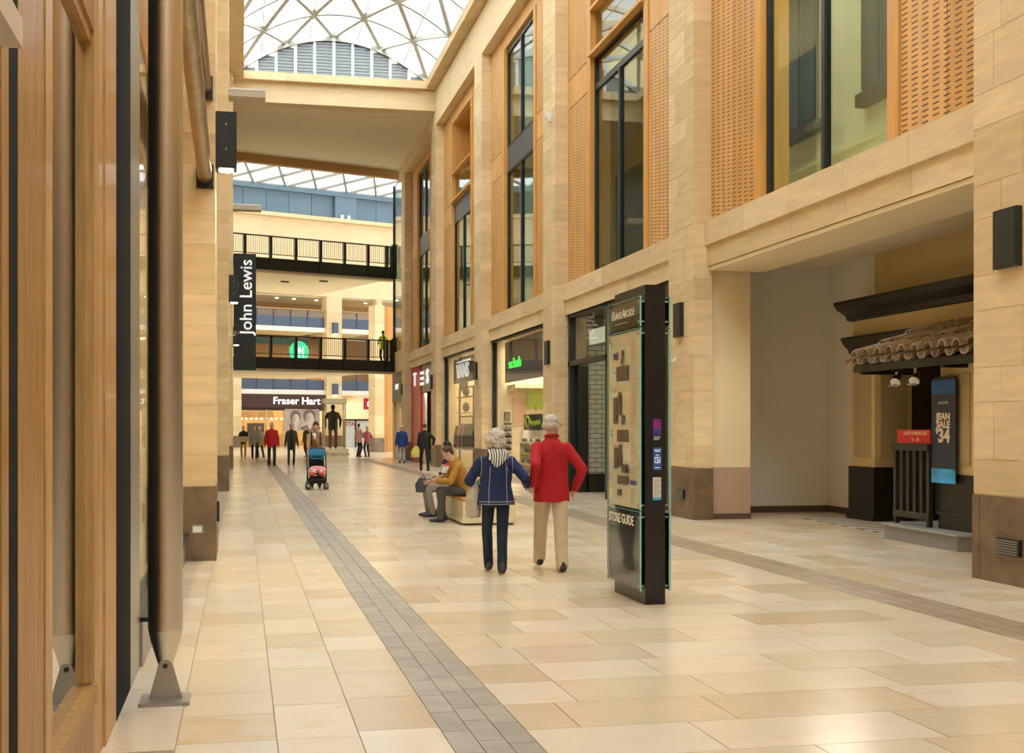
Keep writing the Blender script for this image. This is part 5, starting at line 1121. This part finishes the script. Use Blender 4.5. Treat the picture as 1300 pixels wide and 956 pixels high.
    if top == 'coat': j.limb([N+lat*.05*k-fw*.01, N-fw*.055*k, N-lat*.05*k-fw*.01], [.022*k,.026*k,.022*k], 8)
    tm = top_m if isinstance(top_m, (list, tuple)) else [top_m]
    jo = put('jacket' if not tshirt_sleeve else 'shirt', remesh(j, 'top', tm, cv, 5, .010, .10, paint=top_paint), root, local=True)
    # ---- hair
    hr_ = MB(); kh = k*head; c = lambda x, y, z, a, bb, cc: hr_.ell(h(x,y,z), a*kh, bb*kh, cc*kh, rot=RH)
    if hair == 'short': c(0,-.022,.045,.080,.092,.082); c(0,-.05,.0,.074,.055,.07)
    elif hair == 'fringe': c(0,-.035,.012,.083,.078,.05); c(0,-.012,.055,.077,.092,.068)
    elif hair == 'curly':
        for i in range(90):
            a, e_ = random.uniform(0, 6.28), random.uniform(-.6, 1.5); r = V3((math.cos(a)*math.cos(e_), math.sin(a)*math.cos(e_), math.sin(e_)))
            if r.y > .45 and r.z < .4: continue
            c(r.x*.083*hairvol, -.02+r.y*.088*hairvol, .02+r.z*.09*hairvol, .032, .032, .032)
        c(0,-.02,.025,.088*hairvol,.09*hairvol,.09*hairvol)
    elif hair == 'long': c(0,-.025,.04,.086,.096,.09); c(0,-.055,-.06,.08,.05,.13)
    elif hair == 'bun': c(0,-.02,.045,.082,.095,.085); c(0,-.08,.09,.045,.045,.045)
    elif hair == 'cap': c(0,-.005,.05,.083,.10,.07)
    ho = put('hair' if hair != 'cap' else 'cap', remesh(hr_, 'hair', [hair_m], .007 if near else .011, 3, .022 if hair == 'curly' else .008, .025), root, local=True)
    return dict(root=root, top=jo, arms=arms, N=N, hc=hc, up=up, h=h, P=P, k=k)
for nm, c in dict(hair_brown=(.08,.045,.025), hair_black=(.018,.014,.012), hair_white=(.66,.60,.52), hair_blond=(.55,.36,.15), hair_ginger=(.30,.14,.05), hair_silver=(.62,.57,.50)).items(): mat(nm, c, .7, bump=.9, bscale=90, var=.2, vscale=60)
cloth('cloth_black', (.018,.017,.018)); cloth('cloth_dark', (.022,.022,.026)); cloth('cloth_red', (.44,.008,.014)); cloth('cloth_beige', (.60,.49,.32)); cloth('cloth_navy', (.010,.022,.085)); cloth('denim', (.008,.016,.040)); cloth('cloth_mustard', (.42,.21,.03)); cloth('cloth_grey', (.085,.08,.075)); cloth('cloth_greylight', (.30,.27,.22)); cloth('cloth_blue', (.015,.06,.22)); cloth('cloth_paleblue', (.36,.42,.48)); cloth('cloth_tan', (.36,.20,.07)); cloth('cloth_hivis', (.62,.75,.02)); cloth('cloth_green', (.055,.06,.025)); cloth('cloth_pink', (.60,.32,.30)); cloth('cloth_mauve', (.32,.08,.09)); cloth('cloth_maroon', (.20,.05,.04)); cloth('cloth_ochre', (.36,.24,.02)); cloth('cloth_white', (.72,.70,.68)); cloth('orange_red', (.65,.06,.02))
PI = math.pi
# ---------------- the couple walking hand in hand, seen from behind
MX, MY = 3.40, 13.62; WX, WY = 2.74, 13.50
hold = (XY(672, 13.55), 13.55, ZZ(627, 3.0, 13.55))
man = person('elderly man in red jacket and beige trousers walking away holding hands', (MX, MY, 0), 0, 1.74, feet=((-.07,.34),(.06,-.22)), lift=(.0,.0), hands=((hold[0]-MX+.035, hold[1]-MY-.02, hold[2]+.10), (.275,.02,.90)), elbow=((-.15,-1,0), (.7,-.8,.2)), head_yaw=-.75, head=1.12, skin='skin_b', hair='fringe', hair_m='hair_silver', top='coat', top_m='cloth_red', hem=-.085, build=1.10, legs_m='cloth_beige', leg_r=1.22, near=True, flare=.012)
h = man['h']; r = man['root']
gl = MB()
for s in (-1, 1): gl.tube([h(s*.032+.024*math.cos(t), .104, .012+.018*math.sin(t)) for t in [i*.7 for i in range(10)]], .0025, 5); gl.tube([h(s*.056,.100,.016), h(s*.079,.02,.018)], .0022, 5)
tag(gl.build('spectacles', 'black_satin', r, local=True))
cl = MB(); N_, up_ = man['N'], man['up']
cl.tube([N_+V3((.075*math.cos(t), .065*math.sin(t)-.004, .032+.012*math.sin(-t))) for t in [PI*2*i/18 for i in range(19)]], [.016]*19, 8, cap=False); put('collar', remesh(cl, 'collar', ['cloth_red'], .009, 2), r, local=True)
hemt = MB(); 
woman = person('elderly woman in navy denim jacket and jeans walking away holding hands', (WX, WY, 0), 0, 1.55, feet=((-.045,.22),(.035,-.14)), hands=((-.17,.20,.93), (hold[0]-WX-.02, hold[1]-WY, hold[2]+.075)), armlen=.295, elbow=((-1.0,-.9,.1), (.1,-1,-.1)), head=1.10, hairvol=1.22, skin='skin_b', hair='curly', hair_m='hair_white', top='plain', top_m='cloth_navy', hem=-.045, build=1.18, legs_m='denim', leg_r=1.05, near=True, flare=.022, head_yaw=.1)
r = woman['root']
# striped hood lying open on her back
mz = bpy.data.materials.new('zebra'); mz.use_nodes = True; nt = mz.node_tree; wv = nd(nt, 'ShaderNodeTexWave'); wv.inputs['Scale'].default_value = 11; wv.inputs['Distortion'].default_value = 9; wv.inputs['Detail'].default_value = 1; wv.inputs['Detail Scale'].default_value = .6
tc = nd(nt, 'ShaderNodeTexCoord'); nt.links.new(tc.outputs['Object'], wv.inputs['Vector']); rr = nd(nt, 'ShaderNodeValToRGB'); rr.color_ramp.interpolation = 'CONSTANT'; rr.color_ramp.elements[0].color = (.015,.015,.02,1); rr.color_ramp.elements[1].color = (.78,.75,.70,1); rr.color_ramp.elements[1].position = .42; nt.links.new(wv.outputs['Fac'], rr.inputs[0]); nt.links.new(rr.outputs[0], nt.nodes['Principled BSDF'].inputs['Base Color']); MATS['zebra'] = mz
N_ = woman['N']
hd_ = MB(); hd_.ploft([(N_+V3((0,-.05,.06)), (.085,0,0), (0,.06,.01)), (N_+V3((0,-.085,.02)), (.125,0,0), (0,.055,.02)), (N_+V3((0,-.115,-.045)), (.115,0,0), (0,.035,.015)), (N_+V3((-.012,-.128,-.11)), (.06,0,0), (0,.022,.01)), (N_+V3((-.02,-.122,-.15)), (.012,0,0), (0,.01,.004))], 20)
put('striped_hood', remesh(hd_, 'striped_hood', ['zebra'], .008, 4), r, local=True)
# white seam stitching laid on the jacket
bv = BVHTree.FromPolygons([v.co for v in woman['top'].data.vertices], [p.vertices for p in woman['top'].data.polygons])
def seam(pts, rad=.0028):
    out = []
    for (x, z) in pts:
        hit = bv.ray_cast(V3((x, -1, z)), V3((0,1,0)))
        if hit[0] is not None: out.append(hit[0]+V3((0,-.002,0)))
    if len(out) > 2: MB().tube(out, rad, 5).build('seam', mat('stitch', (.50,.52,.58), .8), r, local=True)
zz = lambda a, b, n=14: [a+(b-a)*i/n for i in range(n+1)]
seam([(-.105+.02*((z-.77)/.4), z) for z in zz(.77, 1.17)]); seam([(.10-.005*((z-.77)/.4), z) for z in zz(.77, 1.17)]); seam([(x, .785) for x in zz(-.20, .20)]); seam([(x, .757) for x in zz(-.20, .20)], .002)
seam([(-.185+.015*math.sin((z-1.0)*9), z) for z in zz(1.0, 1.27)]); seam([(.185-.015*math.sin((z-1.0)*9), z) for z in zz(1.0, 1.27)]); seam([(.07+.04*(1.27-z)/.15, z) for z in zz(1.12, 1.25)])
# cuff of patterned lining at her right wrist
S, e, w_ = woman['arms'][1]; d_ = (w_-e).normalized(); MB().tube([w_-d_*.035, w_+d_*.012], [.042,.040], 16).build('cuff', 'zebra', r, smooth=True, local=True)
# her pale bag
hb_ = thing('shoulder_bag', 'silvery beige handbag hanging from the arm of the woman in navy', 'bag', (XY(601, 13.5), 13.60, .60))
bx_c = XY(601, 13.6); g = MB(); g.ploft([((bx_c,13.62,.60),(.075,0,0),(0,.11,0)), ((bx_c,13.62,.70),(.085,0,0),(0,.13,0)), ((bx_c,13.62,.84),(.08,0,0),(0,.12,0)), ((bx_c+.01,13.62,.95),(.05,0,0),(0,.09,0)), ((bx_c+.02,13.62,1.0),(.02,0,0),(0,.07,0))], 18)
put('pouch', remesh(g, 'pouch', [mat('bag_silver', (.50,.44,.36), .35, bump=1.0, bscale=22, var=.2, vscale=14)], .01, 4, .02, .06), hb_).matrix_parent_inverse = WM[hb_].inverted()
MB().tube([(bx_c-.01,13.55,.96),(bx_c-.005,13.55,1.04),(bx_c+.02,13.62,1.08),(bx_c-.0,13.68,1.04),(bx_c-.01,13.69,.96)], .012, 8).build('handle', 'bag_silver', hb_, smooth=True)
# ---------------- two men seated on the bench (facing left across the mall)
mus = person('man in mustard coat seated on the bench looking at his phone', (3.74, 20.95, 0), PI/2, 1.76, seat=.52, lean=.42, feet=((-.12,.50),(.10,.42)), hands=((-.10,.52,.70),(.06,.50,.68)), elbow=((-.8,-.3,-.8),(.8,-.3,-.8)), head_pitch=.45, skin='skin_b', hair='short', hair_m='hair_brown', top='hoodie', top_m='cloth_mustard', hem=-.02, build=1.10, legs_m='cloth_grey', leg_r=1.05, shoe_m='shoe_black', near=True)
hh = MB(); Nn = mus['N']; hh.tube([Nn+V3((.09*math.cos(t), -.005+.085*math.sin(t), .0+.03*math.sin(t))) for t in [PI*(.5+1.0*i/12)+PI*.5 for i in range(13)]], [.03]*13, 8); put('hood', remesh(hh, 'hood', [cloth('cloth_amber', (.55,.24,.015))], .009, 3), mus['root'], local=True)
ph = MB(); ph.obox(V3((3.74-.60, 20.92, .74)), (1,0,.5), (0,1,0), (-.5,0,1), .07, .036, .005); tag(ph.build('phone', 'black_satin'), 'black phone held by the man in mustard', 'phone')
def stripes(c):
    z = c.z; return 0 if z < .72 else (1 if z < .86 else 0)
striped = person('man in red, white and navy shirt seated beyond the man in mustard', (3.66, 22.15, 0), PI/2, 1.76, seat=.52, lean=.06, feet=((-.12,.36),(.10,.40)), hands=((-.20,.42,.62),(.12,.40,.66)), head_pitch=.2, skin='skin_c', hair='short', hair_m='hair_black', top='plain', top_m=['cloth_navy','cloth_white','orange_red'], top_paint=lambda c: (2 if .90 < c.z < .97 and abs(c.x) > .19 else (1 if (.78 < c.z < .93) else 0)), hem=-.02, build=1.05, legs_m='cloth_greylight', tshirt_sleeve=True, near=True)
tb = thing('tote_bag', 'red and white patterned bag on the bench behind the man in mustard', 'bag', (3.98, 20.45, .425))
mpat = bpy.data.materials.new('floral'); mpat.use_nodes = True; nt = mpat.node_tree; vo = nd(nt, 'ShaderNodeTexVoronoi'); vo.inputs['Scale'].default_value = 11; gg = nd(nt, 'ShaderNodeNewGeometry'); nt.links.new(gg.outputs['Position'], vo.inputs['Vector']); rr = nd(nt, 'ShaderNodeValToRGB'); rr.color_ramp.interpolation = 'CONSTANT'; sepc = nd(nt, 'ShaderNodeSeparateColor'); nt.links.new(vo.outputs['Color'], sepc.inputs[0]); nt.links.new(sepc.outputs[0], rr.inputs[0])
els = rr.color_ramp.elements; els[0].color = (.68,.62,.50,1); els[1].position = .45; els[1].color = (.50,.02,.05,1); q = els.new(.72); q.color = (.04,.20,.16,1); q = els.new(.82); q.color = (.72,.68,.58,1); nt.links.new(rr.outputs[0], nt.nodes['Principled BSDF'].inputs['Base Color']); MATS['floral'] = mpat
g = MB(); g.ploft([((3.98,20.45,.43),(.13,0,0),(0,.08,0)), ((3.98,20.45,.58),(.16,0,0),(0,.09,0)), ((3.98,20.45,.74),(.15,0,0),(0,.05,0))], 18); put('pouch', remesh(g, 'pouch', ['floral'], .012, 3), tb)
MB().tube([(3.9,20.45,.73),(3.93,20.44,.82),(4.03,20.44,.82),(4.06,20.45,.73)], .012, 8).build('handle', 'orange_red', tb)
gb_ = thing('shopping_bag', 'dark grey bag between the seated men', 'bag', (3.16, 22.15, .45)); g = MB(); g.ploft([((3.12,22.0,.44),(.10,0,0),(0,.05,0)), ((3.12,22.0,.58),(.12,0,0),(0,.06,0)), ((3.14,22.0,.70),(.07,0,0),(0,.03,0))], 16); put('pouch', remesh(g, 'pouch', [cloth('bag_slate', (.07,.08,.09))], .012, 3), gb_); MB().tube([(3.1,22.0,.68),(3.14,22.0,.76),(3.19,22.0,.68)], .01, 6).build('handle', 'bag_slate', gb_)
# ---------------- walkers further along
x, y = FL(539, 598); bc = person('person in black padded coat walking away past the red shop', (x, y, 0), .1, 1.72, feet=((-.08,.22),(.08,-.20)), lift=(0,.0), hands=((-.24,.05,.78),(.30,-.02,.95)), hair='bun', hair_m='hair_brown', top='hoodie', top_m='cloth_black', hem=-.06, build=1.1, legs_m='cloth_black', flare=.01)
yb = thing('yellow_bag', 'pale yellow carrier bag held by the walker in black', 'bag', (x-.34, y, .45)); g = MB(); g.ploft([((x-.34,y,.50),(.15,0,0),(0,.08,0)), ((x-.33,y,.70),(.17,0,0),(0,.08,0)), ((x-.29,y,.90),(.09,0,0),(0,.04,0))], 14); put('pouch', remesh(g, 'pouch', [cloth('bag_yellow', (.66,.56,.14))], .018, 3, .03, .1), yb); MB().tube([(x-.3,y-.02,.86),(x-.26,y,.80),(x-.24,y+.02,.88)], .015, 6).build('handle', 'bag_yellow', yb)
x, y = FL(510, 588); person('person in blue jacket and pale trousers walking away near the last pier', (x, y, 0), .1, 1.68, feet=((-.08,.05),(.08,-.15)), hair='cap', hair_m='hair_white', top_m='cloth_blue', legs_m='cloth_paleblue', build=1.12)
x, y = FL(345, 592); person('man in red jacket and dark trousers walking towards the viewer far off', (x, y, 0), PI, 1.80, feet=((-.10,.25),(.10,-.22)), hair='short', hair_m='hair_ginger', top_m='cloth_red', legs_m='cloth_dark', build=1.1, skin='skin_a')
x, y = FL(370, 591); person('man in dark open coat walking towards the viewer beside the red jacket', (x, y, 0), PI, 1.76, feet=((-.10,-.15),(.12,.18)), hair='short', hair_m='hair_black', top_m=['cloth_green','cloth_black'], top_paint=lambda c: 1 if abs(c.x) < .07 and c.y > 0 else 0, hem=-.16, legs_m='cloth_black', build=1.0, leg_r=.8)
# mother with stroller
x, y = FL(403, 622); sx_, sy_ = x, y
mo = person('woman in tan top reading her phone while pushing the stroller', (x+.02, y+1.05, 0), PI, 1.74, feet=((-.09,.15),(.09,-.15)), hands=((.06,.34,1.28),(.22,.50,1.02)), hair='bun', hair_m='hair_black', top='plain', top_m='cloth_tan', hem=-.13, build=1.08, legs_m='cloth_dark', flare=.012, head_pitch=.35, skin='skin_a')
for s in (-1, 1): MB().tube([mo['N']+V3((s*.12,-.09,-.06)), mo['N']+V3((s*.12,.0,.0)), mo['N']+V3((s*.11,.13,-.12)), mo['N']+V3((s*.12,.12,-.35))], .02, 8).build('rucksack_strap', 'cloth_navy', mo['root'], smooth=True, local=True)
g = MB(); g.obox(V3((x-.04, y+.69, 1.36)), (1,0,0), (0,.3,1), (0,1,-.3), .04, .075, .006); tag(g.build('mobile_phone', 'steel_grey'), 'phone in the hand of the woman with the stroller', 'phone')
st = thing('stroller', 'black stroller with blue hood and pink blanket rolling towards the viewer', 'stroller', (x, y, 0))
def sp(dx, dy, z): return V3((x+dx, y+dy, z))
for s in (-1, 1):
    MB().tube([sp(s*.22,.0,.12), sp(s*.24,.25,.50), sp(s*.24,.62,.95), sp(s*.22,.75,1.04)], .016, 8).build('side_tube', 'black_metal', st, smooth=True); MB().tube([sp(s*.23,.62,.12), sp(s*.24,.28,.50), sp(s*.2,.05,.62)], .014, 8).build('rear_leg', 'black_metal', st, smooth=True)
    for dy in (.0, .62):
        wh = MB().disc(sp(s*.23-.045,dy,.09), (1,0,0), .09, .03, 20); wh.disc(sp(s*.23+.015,dy,.09), (1,0,0), .09, .03, 20); wh = wh.build('wheel', 'black_satin', st); MB().disc(sp(s*.23-.05,dy,.09), (1,0,0), .045, .1, 14).build('hub', 'steel_grey', wh)
MB().tube([sp(-.22,.75,1.04), sp(0,.78,1.06), sp(.22,.75,1.04)], .018, 8).build('handlebar', 'black_satin', st)
g = MB(); g.ploft([(sp(0,.05,.33),(.20,0,0),(0,.10,.03)), (sp(0,.22,.36),(.21,0,0),(0,.1,.05)), (sp(0,.40,.60),(.21,0,0),(0,.08,.06)), (sp(0,.52,.88),(.19,0,0),(0,.06,.05))], 16); put('seat', remesh(g, 'seat', ['cloth_black'], .015, 3), st)
g = MB(); n_ = 9
for i in range(n_): 
    a0, a1 = PI*i/n_, PI*(i+1)/n_
cv_ = MB(); cv_.ploft([(sp(0,.10,.76),(.215,0,0),(0,.005,.01)), (sp(0,.13,.86),(.22,0,0),(0,.03,.05)), (sp(0,.26,.95),(.225,0,0),(0,.05,.07)), (sp(0,.42,.97),(.22,0,0),(0,.05,.08)), (sp(0,.55,.92),(.20,0,0),(0,.03,.06))], 18); put('hood', remesh(cv_, 'hood', [cloth('hood_blue', (.01,.13,.24))], .014, 4), st)
g = MB(); g.ell(sp(0,.02,.52), .23, .12, .09); g.ell(sp(-.12,-.03,.46), .10, .08, .10); g.ell(sp(.12,-.03,.46), .10, .08, .10); put('blanket', remesh(g, 'blanket', [cloth('blanket_pink', (.75,.32,.38), bscale=30)], .014, 3, .04, .05), st)
for s in (-1, 1): MB().ell(sp(s*.11,-.10,.40), .05, .05, .045).build('bootie', 'orange_red', st, smooth=True); MB().ell(sp(s*.09,-.09,.48), .05, .04, .04).build('sock', 'cloth_white', st, smooth=True)
BX('basket', 'cloth_black', st, x-.2, x+.2, y+.05, y+.5, .16, .30); BX('footrest', 'black_metal', st, x-.2, x+.2, y-.06, y+.02, .24, .28)
# far group
def far(px, py, label, H, rz, **k):
    x, y = FL(px, py); return person(label, (x, y, 0), rz, H, **k), x, y
p, x, y = far(309, 581, 'person in black top and ochre trousers carrying a box at far left', 1.66, PI, hands=((-.16,.28,.98),(.16,.28,.98)), top_m='cloth_black', legs_m='cloth_ochre', hair='short', hair_m='hair_black')
bxo = MB().box(x-.27, x+.27, y-.52, y-.24, .82, 1.10); tag(bxo.build('carried_box', mat('card', (.50,.42,.25), .7, var=.3, vscale=5)), 'pale box carried by the person in black at far left', 'box')
far(323, 583, 'person in grey cardigan and blue jeans in the far group', 1.68, PI, top_m='cloth_greylight', legs_m='denim', hair='long', hair_m='hair_ginger', build=1.05)
far(331, 581, 'person in grey top with ochre coat round the waist in the far group', 1.64, .6, top_m=['cloth_greylight','cloth_ochre'], top_paint=lambda c: 1 if c.z < 1.02 else 0, hem=-.16, legs_m='denim', hair='cap', hair_m='hair_white', lean=.12)
p, x, y = far(389, 580, 'person in dark green coat standing behind the woman with the stroller', 1.68, 2.4, top_m='cloth_green', legs_m='cloth_dark', hair='short', hair_m='hair_brown', hem=-.2)
p, x, y = far(455.5, 580, 'man in pink shirt and dark trousers talking by the white hoarding', 1.80, -.9, hands=((-.15,.25,1.2),(.12,.28,1.25)), top_m='cloth_pink', legs_m='cloth_black', hair='short', hair_m='hair_black', feet=((-.1,.02),(.1,-.02)))
p, x, y = far(466, 580, 'blond woman in mauve jacket and jeans talking by the white hoarding', 1.64, .5, hands=((-.18,.18,1.05),(.18,.18,1.05)), top_m='cloth_mauve', legs_m='denim', hair='long', hair_m='hair_blond', feet=((-.09,.02),(.09,-.02)))
ga, gz = FP(487, 456, 2.1); gw = fworld(ga, 2.15); person('guard in yellow hi-vis jacket standing at the right end of the lower bridge', (gw[0], gw[1], 4.85), .3, 1.74, hands=((-.18,.22,1.05),(.18,.22,1.05)), top_m=['cloth_hivis','cloth_dark'], top_paint=lambda c: 1 if (abs(c.x) < .05 or 1.02 < c.z < 1.06) else 0, legs_m='cloth_dark', hair='short', hair_m='hair_black', feet=((-.09,.0),(.09,.0)))
# mannequin in the glass case
mw = (cx_(424.5), py0+.85); person('dark mannequin in black jacket and maroon trousers inside the glass case', (mw[0], mw[1], .70), PI, 1.84, feet=((-.11,.02),(.11,-.02)), hands=((-.30,.04,.98),(.30,.04,.98)), skin='cloth_dark', hair='cap', hair_m='cloth_black', top_m=['cloth_green','cloth_black','white_letter'], top_paint=lambda c: 1 if abs(c.x) < .10 and c.y > 0 else 0, legs_m='cloth_maroon', build=1.12, name='mannequin')

bpy.data.scenes.remove(WS)
